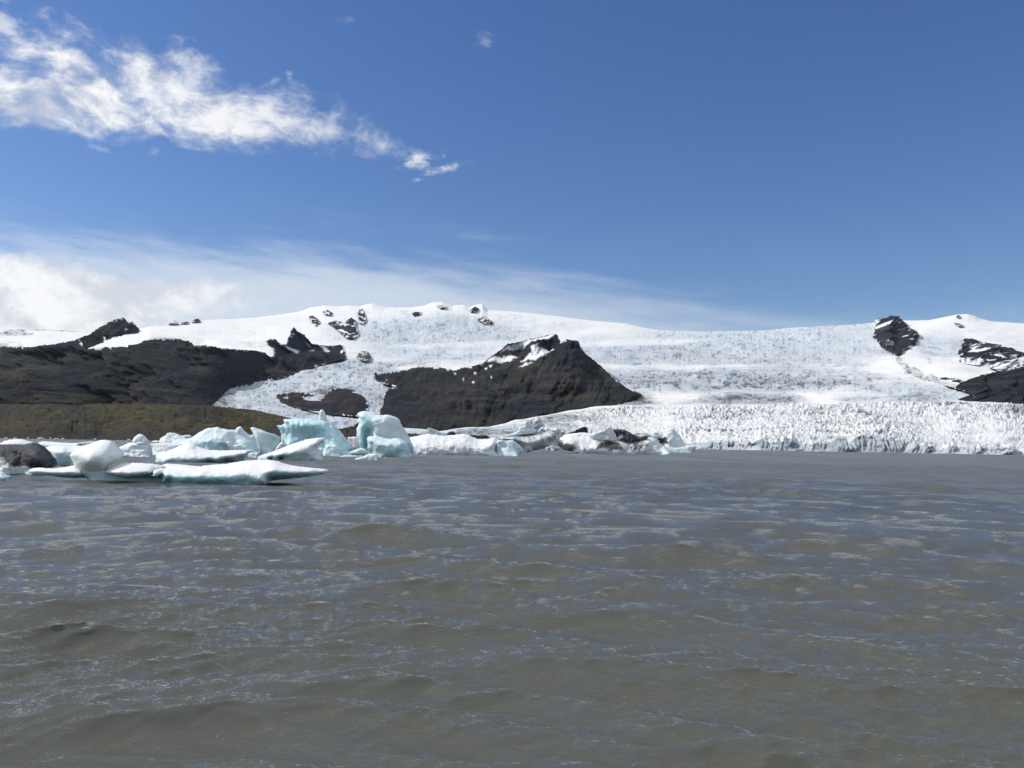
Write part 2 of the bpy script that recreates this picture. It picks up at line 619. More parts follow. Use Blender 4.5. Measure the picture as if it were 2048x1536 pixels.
def water_material():
    m, t, b, pos = new_mat('silty_lake_water')
    n0 = t.noise(t.mapping(pos, (0.5, 1, 1), rot=(0, 0, R(12))), 0.16, 3, 0.5)
    n1 = t.noise(t.mapping(pos, (0.45, 1.6, 1), rot=(0, 0, R(-9))), 1.9, 5, 0.6, 0.4)
    n2 = t.noise(t.mapping(pos, (0.36, 1.6, 1), rot=(0, 0, R(8))), 10.0, 4, 0.68, 0.6)
    ng = t.noise(pos, 0.05, 3, 0.5)
    gust = t.step(t.add(t.mul(n0, 0.7), t.mul(ng, 0.3)), 0.36, 0.62, 0.60, 1.0)
    c = t.mix(n0, (0.080, 0.081, 0.067), (0.097, 0.096, 0.078))
    h = t.add(t.mul(n1, 0.034), t.mul(t.mul(n2, 0.050), gust))
    nrm = t.bump(h, 0.9, 1.0)
    # turbid water: light scattered inside the silt leaves evenly whatever the ripple's tilt; the surface itself only mirrors
    body = t.new('ShaderNodeBsdfDiffuse')
    t.put(body.inputs['Color'], c)
    up = t.new('ShaderNodeCombineXYZ'); up.inputs[2].default_value = 1.0
    tilt = t.new('ShaderNodeVectorMath', operation='SCALE')
    t.l.new(t.new('ShaderNodeNewGeometry').outputs['Normal'], tilt.inputs[0]); tilt.inputs['Scale'].default_value = 2.0
    vsum = t.new('ShaderNodeVectorMath', operation='ADD')
    t.l.new(up.outputs[0], vsum.inputs[0]); t.l.new(tilt.outputs[0], vsum.inputs[1])
    vnorm = t.new('ShaderNodeVectorMath', operation='NORMALIZE'); t.l.new(vsum.outputs[0], vnorm.inputs[0])
    t.l.new(vnorm.outputs[0], body.inputs['Normal'])
    gl = t.new('ShaderNodeBsdfGlossy')
    gl.inputs['Color'].default_value = (1, 1, 1, 1)
    t.put(gl.inputs['Roughness'], t.attr('ripple')); t.put(gl.inputs['Normal'], nrm)
    fr = t.new('ShaderNodeFresnel'); fr.inputs['IOR'].default_value = 1.38
    t.put(fr.inputs['Normal'], nrm)
    mx = t.new('ShaderNodeMixShader')
    t.put(mx.inputs[0], t.m('MINIMUM', fr.outputs[0], t.sub(0.90, t.mul(t.attr('ripple'), 1.75)))); t.l.new(body.outputs[0], mx.inputs[1]); t.l.new(gl.outputs[0], mx.inputs[2])
    out = t.n['Material Output']
    t.l.new(mx.outputs[0], out.inputs['Surface'])
    t.n.remove(b)
    return m


M_ICE = ice_sheet_material()
M_ROCK = rock_material('basalt_rock', (0.004, 0.005, 0.008), (0.024, 0.021, 0.020), (0.036, 0.031, 0.017), 0.9)
M_CRAG = rock_material('crag_rock', (0.005, 0.005, 0.008), (0.034, 0.026, 0.023), (0.05, 0.047, 0.022), 0.0, 2.0)
M_HILL = moraine_material()
M_BERG = berg_material()
M_WATER = water_material()


# ------------------------------------------------------------------ lake
def build_lake():
    az_f = np.arange(-60.0, 60.01, 0.08)
    az = np.concatenate([np.arange(-180, -61, 3.0), az_f, np.arange(63, 181, 3.0)])
    az[0], az[-1] = -180, 180
    rs = [0.6, 1.5, 2.5, 3.4]
    while rs[-1] < 14000:
        r = rs[-1]
        if r < 4.2:
            dr = 0.12
        elif r < 90:
            dr = min(max(r * r / 1606 * 0.85, 0.02), 0.32)
        else:
            dr = max(0.32, (r - 90) * 0.035)
        rs.append(r + dr)
    r = np.array(rs)
    RR, AA = np.meshgrid(r, R(1) * az, indexing='ij')
    X = (RR * np.sin(AA)).astype(np.float32); Y = (RR * np.cos(AA)).astype(np.float32)
    Z = np.zeros_like(X); DX = np.zeros_like(X); DY = np.zeros_like(X)
    spacing = np.maximum(np.gradient(r)[:, None] * 0.8, RR * R(0.08)).astype(np.float32)
    # gusty modulation and a slow warp keep the pattern from reading as regular
    live = (RR < 1500) & (np.abs(AA) < R(61)) & (RR > 3)
    rows = np.where(live.any(1))[0]; cols = np.where(live.any(0))[0]
    sl = (slice(rows[0], rows[-1] + 1), slice(cols[0], cols[-1] + 1))
    x, y, sp = X[sl], Y[sl], spacing[sl]
    wx = x + 1.1 * (vnoise(x / 7, y / 7, seed=5) - 0.5) + 3.5 * (vnoise(x / 23, y / 23, seed=15) - 0.5)
    wy = y + 1.1 * (vnoise(x / 7, y / 7, seed=6) - 0.5) + 3.5 * (vnoise(x / 23, y / 23, seed=16) - 0.5)
    wy = np.hypot(wx, wy + 14) - 14
    gust1 = 0.45 + 1.1 * vnoise(x / 5.5, y / 4.0, seed=8)
    gust2 = 0.65 + 0.70 * sstep(fbm(x / 3.2, y / 2.0, octaves=2, seed=9), 0.3, 0.7)
    z = np.zeros_like(x); dx = np.zeros_like(x); dy = np.zeros_like(x)
    rng = np.random.default_rng(5)
    waves = []
    for i, lam in enumerate(np.geomspace(5.2, 1.3, 30)):
        th = rng.normal(-93 + (16 if i % 2 else -14), 12)
        steep = 0.041 * math.exp(-(math.log(lam / 2.0) / 0.6) ** 2) + 0.005
        waves.append((lam * rng.uniform(.94, 1.06), th, steep, 1))
    for i, lam in enumerate(np.geomspace(1.25, 0.36, 34)):
        waves.append((lam * rng.uniform(.94, 1.06), rng.normal(-92 + (10 if i % 2 else -9), 11), 0.050, 1))
    for lam in np.geomspace(0.35, 0.085, 34):
        waves.append((lam * rng.uniform(.94, 1.06), rng.normal(-91, 17), 0.072, 2))
    var = np.zeros_like(x)
    for lam, th, steep, g in waves:
        k = 2 * math.pi / lam
        a = steep / k * 1.15
        kx, ky = math.cos(R(th)), math.sin(R(th))
        ph = (np.float32(k * kx) * wx + np.float32(k * ky) * wy + np.float32(rng.uniform(0, 6.283))).astype(np.float32)
        w = np.clip((lam / (sp * 2.2) - 1) / 0.8, 0, 1) * (gust1 if g == 1 else gust2)
        A = (a * w).astype(np.float32)
        var += np.float32(0.5 * (1.15 * steep) ** 2) * (1 - np.clip((lam / (sp * 2.2) - 1) / 0.8, 0, 1)).astype(np.float32)
        c, s_ = np.cos(ph), np.sin(ph)
        z += A * c
        Q = 0.75 if g == 1 else 0.30
        dx -= A * np.float32(kx * Q) * s_
        dy -= A * np.float32(ky * Q) * s_
    fade = (1 - sstep(RR[sl], 350, 600)).astype(np.float32)
    chop = rng.normal(0, 1, z.shape).astype(np.float32) * (RR[sl] * R(0.075) * 0.085 * sstep(RR[sl], 35, 110)).astype(np.float32)
    Z[sl] = z * fade + np.clip(chop, -0.12, 0.12); X[sl] = x + dx * fade; Y[sl] = y + dy * fade
    RO = np.full_like(X, 0.34)
    RO[sl] = np.minimum(np.sqrt(np.sqrt(0.005 ** 2 + 0.8 * var * sstep(RR[sl], 30, 220))), 0.34)
    RO[sl] *= 1 + 0.9 * (fbm(x / 2.5, y / 45, octaves=4, seed=17) - 0.5) * sstep(RR[sl], 60, 200)
    nr, nc = X.shape
    v = np.stack([X, Y, Z], -1).reshape(-1, 3)
    q = grid_quads(nr, nc)
    o = link('lake_water', make_mesh('lake_water', v, quads=q, attrs={'ripple': RO.ravel()}), M_WATER)
    tag(o, 'grey brown silty lagoon water with small wind waves', None, None, 'structure')


build_lake()

# ------------------------------------------------------------------ glacier sheet
SKYLINE = curve([(-900, 690), (-400, 668), (0, 658), (50, 659), (100, 659), (150, 662), (185, 665), (215, 664), (283, 657), (300, 653), (330, 649), (338, 648), (358, 647), (378, 645),
                 (400, 642), (430, 639), (470, 638), (512, 635), (560, 629), (600, 623), (620, 615), (650, 611), (680, 613),
                 (700, 611), (720, 613), (730, 609), (745, 607), (760, 612), (775, 615), (820, 615), (850, 611), (858, 607), (870, 604), (885, 604), (895, 608), (905, 612),
                 (915, 610), (928, 610), (940, 615), (948, 610), (965, 608), (975, 620), (990, 621), (1024, 623), (1060, 626), (1100, 631), (1150, 637), (1180, 641),
                 (1250, 647), (1290, 656), (1320, 661), (1400, 663), (1450, 663), (1536, 661), (1580, 656), (1650, 652), (1700, 650), (1740, 646), (1781, 641), (1830, 641),
                 (1860, 640), (1890, 634), (1915, 629), (1935, 628), (1950, 632), (1960, 637), (1985, 643), (2048, 647), (2300, 655), (2700, 690)])
CREST = curve([(-900, 845), (400, 850), (700, 852), (880, 862), (960, 855), (1024, 844), (1080, 833), (1150, 821), (1180, 815), (1240, 811), (1400, 808), (1536, 806), (1850, 804),
               (1900, 801), (2010, 803), (2048, 810), (2700, 815)])
D0 = curve([(-900, 1350), (880, 1300), (1000, 1120), (1200, 950), (1400, 830), (1540, 760), (1800, 700), (2048, 640), (2700, 560)])
CLIFF = curve([(-900, 2), (1100, 2), (1300, 6), (1400, 14), (1480, 15), (1540, 21), (1620, 19), (1700, 23), (1735, 31), (1760, 27), (1790, 27), (1830, 17), (1880, 9), (1910, 20), (1935, 17), (1960, 12), (1975, 20), (1995, 15), (2048, 9), (2700, 10)])
DTOP = curve([(-900, 5200), (300, 6200), (620, 8200), (960, 8600), (1300, 8200), (1540, 7000), (1800, 6500), (2048, 6500), (2700, 6000)])


def build_glacier():
    px = np.concatenate([np.arange(-700, -60, 4.0), np.arange(-60, 2110, 1.25), np.arange(2110, 2690, 4.0)])
    n = len(px)
    yw = 872 + 0.0161 * px + 2.4 * F / D0(px)
    cliff = CLIFF(px) + (fbm(px / 20, px * 0, octaves=4, seed=41) - 0.5) * 20 * sstep(px, 1300, 1500)
    cliff = np.maximum(cliff, 2)
    yc, ys = CREST(px), SKYLINE(px)
    ytop = yw - cliff
    ytop = np.maximum(ytop, yc + 6)
    kc = np.exp(-0.5 * (np.arange(-60, 61) * 1.25 / 22) ** 2); kc /= kc.sum()
    yts = np.convolve(np.pad(ytop, 60, mode='edge'), kc, mode='valid')
    ylip = np.maximum(np.minimum(ytop - 2.5, yts - 7), yc + 3)
    con = [(yw, D0(px)), (ytop, D0(px) + 4 + 4 * (fbm(px / 9, px * 0 + 3, octaves=2, seed=43))), (ylip, D0(px) * 0.9 + 150 + 40), (yc, 1500 + 0 * px), (yc - 2.5, 1850 + 0 * px)]
    kern = np.exp(-0.5 * (np.arange(-160, 161) * 1.25 / 70) ** 2); kern /= kern.sum()
    yss = np.convolve(np.pad(ys, 160, mode='edge'), kern, mode='valid')
    for f, d in ((0.22, 2700), (0.48, 3900), (0.72, 5200)):
        con.append((yc - 2.5 + (yss - yc + 2.5) * f, d + (DTOP(px) - 7500) * f * f * 0.6))
    near_top = np.maximum(0.75 * yss + 0.25 * ys + 9, ys + 5)
    con.append((near_top, DTOP(px) * 0.94))
    con.append((ys, DTOP(px)))
    segs = [10, 9, 76, 2, 34, 44, 38, 30, 10]
    YY, DD = [], []
    for i, k in enumerate(segs):
        for j in range(k):
            t = j / k
            YY.append(con[i][0] * (1 - t) + con[i + 1][0] * t)
            DD.append(con[i][1] * (1 - t) + con[i + 1][1] * t)
    YY.append(con[-1][0]); DD.append(con[-1][1])
    YY, DD = np.array(YY), np.array(DD)
    PX = np.broadcast_to(px, YY.shape)
    global SHEET
    SHEET = (px, YY, DD)
    P = PT(PX, YY, DD)
    row = np.arange(len(YY))[:, None] + 0 * PX
    sm = lambda *a: np.clip(sum(a), 0, 1)
    x, y = PX, YY
    # how broken the ice is, 0 smooth snow .. 1 icefall
    lobe = sstep(y, CREST(x) - 1, CREST(x) + 3)
    crev = 0.05 + 0 * x
    crev = np.maximum(crev, 0.75 * blob(x, y, 860, 668, 190, 32))
    crev = np.maximum(crev, 0.55 * blob(x, y, 860, 705, 150, 22))
    crev = np.maximum(crev, 0.9 * blob(x, y, 1500, 700, 240, 45))
    crev = np.maximum(crev, 0.75 * blob(x, y, 1280, 705, 170, 30))
    crev = np.maximum(crev, 0.85 * blob(x, y, 1400, 758, 300, 22))
    crev = np.maximum(crev, 0.7 * blob(x, y, 1690, 680, 120, 40))
    crev = np.maximum(crev, 0.6 * blob(x, y, 1880, 690, 60, 26))
    crev = np.maximum(crev, 0.95 * blob(x, y, 1500, 797, 90, 13))
    crev = np.maximum(crev, 0.8 * blob(x, y, 1800, 790, 120, 18))
    crev = np.maximum(crev, 0.85 * soft_mask(x, y, [(410, 812), (440, 780), (560, 757), (690, 716), (760, 720), (800, 745), (770, 800), (760, 850), (400, 850)], 8))
    crev = np.maximum(crev, 0.55 * blob(x, y, 900, 650, 60, 20))
    crev *= 0.55 + 0.9 * fbm(x / 45, y / 16, octaves=3, seed=31)
    crev = np.where(lobe > 0, np.maximum(crev, lobe * (0.25 + 1.15 * fbm(x / 60, y / 20, octaves=2, seed=33))), crev)
    calm = sm(0.8 * blob(x, y, 1290, 684, 150, 7), 0.75 * blob(x, y, 1400, 731, 220, 5), 0.85 * blob(x, y, 1350, 790, 120, 7), 0.8 * blob(x, y, 1700, 788, 150, 6), 0.6 * blob(x, y, 900, 690, 120, 5), 0.5 * blob(x, y, 1830, 730, 90, 14))
    crev *= 1 - calm
    # smooth runs inside the lobe
    smooth_run = sm(0.8 * blob(x, y, 1280, 845, 130, 12), 0.85 * soft_mask(x, y, [(1180, 812), (1540, 803), (1540, 813), (1180, 818)], 3), 0.6 * blob(x, y, 1950, 860, 120, 26))
    crev *= 1 - 0.75 * smooth_run
    wx = x + 8 * (fbm(x / 22, y / 12, octaves=3, seed=21) - 0.5)
    wy = y + 6 * (fbm(x / 22, y / 12, octaves=3, seed=22) - 0.5)
    rg = fbm(wx / 10.0, wy / 3.8, octaves=3, seed=23, ridge=True, gain=0.6)
    rg2 = fbm(wx / 26, wy / 7.0, octaves=3, seed=24, ridge=True)
    fine = fbm(wx / 3.2, wy / 1.9, octaves=2, seed=25, ridge=True)
    # slanted shards near the front
    sx_, sy_ = wx + 0.55 * wy, wy - 0.15 * wx
    f1, f2, cid = worley(sx_ / 9.0 + 2.5 * (fbm(x / 6, y / 6, octaves=2, seed=52) - .5), sy_ / 7.0 + 2.5 * (fbm(x / 6, y / 6, octaves=2, seed=53) - .5), 51)
    shard = np.minimum(f2 - f1, 0.5) / 0.5 * (0.3 + 1.0 * cid)
    spire = fbm(sx_ / 6.5, sy_ / 4.2, octaves=3, seed=26, ridge=True, gain=0.6) ** 2
    coarse = fbm(sx_ / 15, (sy_ + 0.25 * sx_) / 7.5, octaves=4, seed=27, ridge=True, gain=0.6) ** 2
    pick = sstep(fbm(x / 80, y / 18, octaves=2, seed=28), 0.40, 0.60)
    spire = spire * (1 - pick) + coarse * 1.25 * pick
    front = lobe * sstep(x, 1000, 1250)
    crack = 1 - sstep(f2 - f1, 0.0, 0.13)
    cliffrow = 1 - sstep(row, 9, 12)
    hgt = (1 - front) * (1.6 * (rg - 0.5) + 1.5 * (rg2 - 0.5) + 1.4 * (fine - 0.5)) * 1.35 + front * (shard * 2.6 + spire * 8.0 + 2.4 * fine - 4.8)
    amp = hgt * crev * DD / F
    amp = np.where(row < 11, amp * 0.35 * np.clip(row / 10, 0, 1), amp)
    big = (fbm(x / 90, y / 16, octaves=3, seed=71) - 0.5) * (15 - 9 * front) * DD / F * sstep(row, 14, 40) * (1 - sstep(row, segs_sum(segs) - 22, segs_sum(segs) - 2))
    P[..., 2] += amp + big
    # cliff face: vertical flutes and broken columns
    cl = (np.abs(fbm(x / 7, y / 26, octaves=4, seed=81) - 0.5) * 2 * 7 + (fbm(x / 30, y / 30, octaves=3, seed=82) - 0.5) * 26) * np.where(row < 12, np.clip(row / 4, 0, 1), 0) * sstep(x, 1250, 1420)
    P[..., 1] += cl
    # grit, painted crevasse shade, and blue
    lowfreq = fbm(x / 30, y / 9, octaves=4, seed=91)
    dirt_shade = sm(0.75 * blob(x, y, 1395, 765, 60, 14), 0.30 * blob(x, y, 1300, 706, 130, 12), 0.42 * blob(x, y, 1400, 760, 230, 14), 0.45 * blob(x, y, 1600, 766, 120, 14), 0.35 * blob(x, y, 1760, 765, 90, 12), 0.35 * blob(x, y, 1130, 850, 130, 18), 0.25 * blob(x, y, 860, 665, 150, 22), 0.25 * blob(x, y, 1490, 705, 160, 26), 0.85 * blob(x, y, 1505, 797, 85, 12), 0.6 * blob(x, y, 1830, 793, 60, 10),
              0.9 * blob(x, y, 1265, 795, 40, 14), 0.5 * blob(x, y, 1300, 805, 110, 5), 0.9 * blob(x, y, 960, 868, 100, 9),
              0.55 * blob(x, y, 1130, 838, 70, 12), 0.35 * blob(x, y, 1300, 760, 200, 14), 0.35 * blob(x, y, 1500, 760, 160, 16),
              0.75 * blob(x, y, 430, 800, 34, 16), 0.45 * blob(x, y, 690, 742, 90, 16), 0.65 * blob(x, y, 650, 778, 60, 12), 0.55 * blob(x, y, 790, 728, 60, 6),
              0.3 * soft_mask(x, y, [(410, 812), (440, 780), (560, 757), (690, 716), (760, 720), (800, 745), (770, 800), (760, 850), (400, 850)], 8),
              1.0 * soft_mask(x, y, [(1792, 712), (1812, 730), (1835, 742), (1870, 752), (1900, 765), (1880, 772), (1840, 760), (1812, 745), (1795, 730)], 3, 5),
              0.35 * soft_mask(x, y, [(1838, 690), (1850, 705), (1865, 725), (1860, 732), (1845, 715)], 4, 3),
              0.9 * soft_mask(x, y, [(-900, 655), (0, 655), (185, 661), (185, 667), (120, 662), (60, 661), (-900, 670)], 1.2, 1.6),
              0.95 * soft_mask(x, y, [(-60, 672), (0, 664), (40, 660), (66, 667), (60, 672), (20, 670), (-60, 690)], 1.2, 2), 0.8 * soft_mask(x, y, [(-100, 680), (0, 682), (40, 688), (45, 696), (-100, 700)], 1.5, 2),
              0.75 * blob(x, y, 320, 650, 26, 2.2), 0.6 * blob(x, y, 505, 690, 50, 5), 0.5 * blob(x, y, 340, 684, 60, 8), 0.65 * blob(x, y, 2030, 818, 40, 9))
    dirt_shade = dirt_shade * sstep(lowfreq, 0.25, 0.5) * (0.45 + 0.9 * (1 - rg))
    dirt_shade = dirt_shade + 0.36 * (1 - front) * crev * sstep(1 - rg, 0.42, 0.7) * sstep(y, 725, 770) + 0.22 * (1 - front) * crev * sstep(1 - rg2, 0.4, 0.65)  # icefall gaps: crevasse shade painted into the colour
    dirt_shade = dirt_shade + front * np.clip(crev, 0, 1) * (crack * 0.95 * sstep(vnoise(x / 18, y / 9, seed=77), 0.3, 0.6) + 0.85 * sstep(0.36 - spire, 0.0, 0.16) * (0.15 + 0.85 * sstep(fbm(x / 40, y / 14, octaves=3, seed=78), 0.36, 0.58)))  # cracks and hollows: grit plus crevasse shadow painted into the colour
    dirt_shade = dirt_shade + cliffrow * (0.08 + 0.30 * sstep(fbm(x / 16, y / 20, octaves=4, seed=84), 0.40, 0.62)) * sstep(x, 1300, 1500)
    yb = y + 26 * np.clip((x - 1520) / 420, -1.2, 1.2) ** 2 * sstep(x, 1000, 1200) - 0.02 * (x - 1500)
    ogive = sstep(fbm(x / 150, yb / 5.0, octaves=4, seed=95, ridge=True), 0.52, 0.80) * sstep(fbm(x / 90, y / 20, octaves=2, seed=96), 0.3, 0.6)
    mid = sm(blob(x, y, 1500, 760, 480, 48, 0.5), 0.8 * blob(x, y, 860, 715, 170, 30)) * (1 - front)
    gran = 0.50 + 0.85 * sstep(0.5 * (1 - fine) + 0.5 * (1 - rg), 0.36, 0.56)
    dirt_shade = np.where(y < 778, dirt_shade * gran, dirt_shade)
    dirt_shade = dirt_shade + 0.30 * ogive * mid * gran + 0.45 * front * sstep(fbm(x / 210, (y + 0.03 * (x - 1500) - 14 * np.clip((x - 1350) / 500, -1, 1) ** 2) / 5.5, octaves=3, seed=97), 0.50, 0.68) * (0.25 + 0.75 * sstep(0.55 - spire, 0.0, 0.3)) * (1 - 0.5 * sstep(x, 1650, 1950))
    blue = sm(0.9 * blob(x, y, 850, 662, 200, 34), 0.35 * blob(x, y, 1080, 640, 110, 14), 0.35 * blob(x, y, 760, 630, 70, 14), 0.3 * blob(x, y, 470, 662, 90, 10), 0.9 * blob(x, y, 1480, 700, 170, 34), 0.9 * blob(x, y, 1400, 762, 180, 18), 0.45 * blob(x, y, 1640, 690, 100, 40),
              0.3 * blob(x, y, 1180, 838, 130, 12), 0.45 * blob(x, y, 1590, 765, 140, 18)) * sstep(1 - rg, 0.2, 0.6)
    grain = sstep(0.62 * (1 - rg) + 0.38 * (1 - fine), 0.38, 0.57) * sstep(fbm(x / 34, y / 10, octaves=4, seed=93), 0.28, 0.55)
    blue = np.maximum(blue * (0.35 + 0.65 * grain), np.clip(crev * 1.8, 0, 1) * (0.48 + 0.52 * grain) * (1 - 0.62 * front))
    blue = np.maximum(blue, 0.60 * cliffrow * sstep(x, 1200, 1450))
    # back side
    Pb = P[-1].copy(); Pb[:, 1] *= 1.25; Pb[:, 0] *= 1.25; Pb[:, 2] *= 0.75
    Pc = Pb.copy(); Pc[:, :2] *= 1.1; Pc[:, 2] = -5
    v = np.concatenate([P.reshape(-1, 3), Pb, Pc])
    nr = len(YY) + 2
    z2 = np.zeros(2 * n)
    o = link('glacier', make_mesh('glacier', v, quads=grid_quads(nr, n), attrs={'dirt_shade': np.concatenate([np.clip(dirt_shade, 0, 1).ravel(), z2]), 'blue': np.concatenate([np.clip(blue, 0, 1).ravel(), z2])}), M_ICE)
    tag(o, 'white crevassed glacier falling from the snowy skyline to a low blue ice cliff at the lagoon', 'glacier', None, 'structure')


def segs_sum(s):
    return sum(s)


build_glacier()


def sheet_depth(x, y):
    px, YY, DD = SHEET
    i = np.clip(np.searchsorted(px, np.asarray(x)), 0, len(px) - 1)
    out = np.empty(len(i))
    for c in np.unique(i):
        m = i == c
        out[m] = np.interp(y[m], YY[::-1, c], DD[::-1, c])
    return out


# ------------------------------------------------------------------ mountains and outcrops
def massif(name, label, poly, ctrl=None, bulge=None, step=2.0, mat=None, rough=1.0, jit=0.6, snow=(), moss=None, back=0.12, seed=1, gully=0.0, category='mountain', strata=0.5, hummock=0.0, edge_snow=2.2, ledge=0.0, steep=1.0, pivot=2300.0):
    """A rock mass: outline in photograph pixels set out at its own distances, with relief, and a back side."""
    v2, f, bd = fill(poly, step, jit, seed)
    x, y = v2[:, 0], v2[:, 1]
    if ctrl is not None:
        ctrl = [c if c[2] > 10 else (c[0], c[1], float(sheet_depth(np.array([c[0]]), np.array([c[1]]))[0]) * c[2]) for c in ctrl]
        d = rbf(ctrl, x, y, 0.06)
    else:
        e = seg_dist(x, y, poly)
        d0 = sheet_depth(x, np.clip(y, SKYLINE(x) + 0.5, None))
        q = np.clip(e / (bulge[1]), 0, 1)
        d = d0 * (0.993 - bulge[0] * np.sqrt(q))
    if steep != 1:
        d = pivot + (d - pivot) * np.where(d > pivot, steep, 1)
    P = PT(x, y, d)
    sc = d / F                                                   # metres per photograph pixel
    e = seg_dist(x, y, poly)
    taper = np.clip(e / (step * 6), 0.06, 1)
    relief = (fbm(x / 60, y / 40, octaves=4, seed=seed + 200) - 0.5) * 66 + (fbm((x + 0.5 * y) / 20, y / 60, octaves=3, seed=seed + 205, ridge=True) - 0.55) * 12 + (fbm(x / 17, y / 12, octaves=4, seed=seed + 210, ridge=True, gain=0.6) - 0.55) * 8
    lay = fbm(x / 60 + 0.5 * y / 40 + 1.5 * fbm(x / 40, y / 20, octaves=2, seed=seed + 221), y / 9.0, octaves=3, seed=seed + 220)
    relief = relief + strata * 5 * (sstep(lay, 0.42, 0.58) - 0.5) * sstep(fbm(x / 50, y / 25, octaves=2, seed=seed + 222), 0.4, 0.6)
    if gully:
        relief = relief + gully * 16 * (np.abs(fbm((x + 0.35 * y) / 14, y / 60, octaves=3, seed=seed + 230) - 0.5) * 2 - 0.3)
    P[:, 1] += relief * rough * sc * taper * 4.2
    P[:, 2] += (fbm(x / 5, y / 4, octaves=3, seed=seed + 240) - 0.5) * 2.4 * sc * rough
    if hummock:
        P[:, 2] += hummock * sc * taper * ((fbm(x / 55, y / 13, octaves=3, seed=seed + 250) - 0.5) * 12 + (fbm(x / 20, y / 6, octaves=3, seed=seed + 251, ridge=True) - 0.6) * 3)
    sn = np.zeros(len(x))
    for k, s in enumerate(snow):
        sn = np.maximum(sn, soft_mask(x, y, s[0], s[1], s[2], s[3] if len(s) > 3 else 5.0, seed=seed + 300 + k) * (s[4] if len(s) > 4 else 1.0))
    if edge_snow:
        rag = fbm(x / 5.5, y / 4.5, octaves=4, seed=seed + 260)
        up = np.clip((e + 0.5) / edge_snow, 0, 9)
        sn = np.maximum(sn, sstep(rag - 0.40 - 0.22 * up, 0.0, 0.05) * sstep(fbm(x / 24, y / 18, octaves=2, seed=seed + 261), 0.35, 0.5))
    if ledge:
        sn = np.maximum(sn, sstep(fbm(x / 11 + 0.25 * y / 4, y / 2.6, octaves=3, seed=seed + 265) + 0.3 * (fbm(x / 5, y / 3, octaves=2, seed=seed + 266) - 0.5), 1.02 - ledge, 1.10 - ledge))
    ms = moss(x, y) if moss else np.zeros(len(x))
    ms = ms * (1 - 0.85 * sstep(lay, 0.50, 0.62)) * (0.45 + 0.9 * fbm((x + 0.4 * y) / 7, y / 60, octaves=3, seed=seed + 270, ridge=True)) if not hummock else ms
    br = sstep(fbm(x / 45, y / 30, octaves=3, seed=seed + 280), 0.38, 0.58)
    cliff = sstep(lay, 0.50, 0.545) * (1 - sstep(lay, 0.60, 0.64)) * br
    talus = sstep(lay, 0.36, 0.46) * (1 - sstep(lay, 0.48, 0.51)) * br * (0.3 + 1.0 * fbm((x + 0.4 * y) / 6, y / 40, octaves=3, seed=seed + 281, ridge=True))
    nb = len(P)
    ids = sorted({a for a, _ in bd})
    back_id = {a: nb + i for i, a in enumerate(ids)}
    B = P[ids].copy()
    k = 1 + back
    B[:, :2] *= k
    ix, iy = x[ids], y[ids]
    crest = inside(ix, iy + 4, poly) | inside(ix, iy + 1.5, poly)
    B[:, 2] = CAM_H + (B[:, 2] - CAM_H) * k - np.where(crest, 3.0 * d[ids] * k / F, 0)
    quads = [(b, a, back_id[a], back_id[b]) for a, b in bd]
    zz = np.zeros(len(ids))
    me = make_mesh(name, np.concatenate([P, B]), tris=f[:, ::-1], quads=np.array(quads), attrs={'snow': np.concatenate([sn, zz]), 'moss': np.concatenate([ms, zz]), 'cliff': np.concatenate([cliff, zz]), 'talus': np.concatenate([talus, zz])})
    o = link(name, me, mat or M_ROCK)
    tag(o, label, category, None, 'structure')
    return o


# dark flat-topped mountain on the left
massif('mountain', 'long dark flat-topped mountain under the snowfield, left of the narrow ice tongue',
       [(-600, 700), (-300, 690), (-60, 694), (0, 692), (30, 694), (60, 694), (100, 689), (130, 685), (160, 680), (172, 699), (190, 697), (215, 695), (240, 693), (262, 694), (274, 689), (290, 681), (320, 678), (352, 677), (378, 682), (388, 691), (405, 690), (425, 692), (445, 696),
        (475, 699), (505, 701), (528, 704), (540, 714), (548, 712), (545, 700), (536, 690), (531, 682), (540, 678), (552, 679), (562, 687), (572, 689), (576, 675), (580, 663), (588, 654), (597, 664), (606, 668), (614, 677), (624, 687), (640, 690), (655, 692), (672, 690), (684, 690),
        (690, 703), (692, 716), (660, 726), (620, 736), (600, 747), (560, 758), (512, 767), (460, 779), (430, 794), (412, 806), (400, 850), (-600, 870)],
       ctrl=[(-600, 700, 2900), (0, 692, 2950), (170, 690, 3050), (350, 680, 3250), (475, 699, 3500), (548, 706, 4000), (588, 655, 4650), (640, 690, 4800), (684, 690, 5000), (692, 716, .985), (660, 726, .985), (620, 736, .985), (600, 747, .985), (560, 758, .985), (512, 767, .985), (460, 779, .985), (430, 794, .98), (400, 850, 2000),
             (-600, 870, 2000), (0, 850, 2050), (200, 840, 2050), (200, 760, 2420), (0, 760, 2400), (330, 760, 2500), (430, 745, 2950), (560, 715, 3950), (640, 710, 4500), (100, 720, 2700), (300, 710, 2850)],
       step=2.0, rough=1.0, gully=0.35, seed=4,
       snow=[([(615, 658), (640, 668), (668, 684), (655, 690), (640, 684), (628, 682), (618, 670)], 1.5, 2), ([(600, 682), (612, 690), (622, 700), (610, 698)], 1.5, 2.5),
             ([(638, 688), (650, 692), (655, 702), (645, 700)], 1.5, 3), ([(560, 689), (575, 692), (588, 700), (580, 702)], 1.2, 2)],
       moss=lambda x, y: (1 - sstep(x, 330, 460)) * sstep(y, 690, 715) * 0.9)
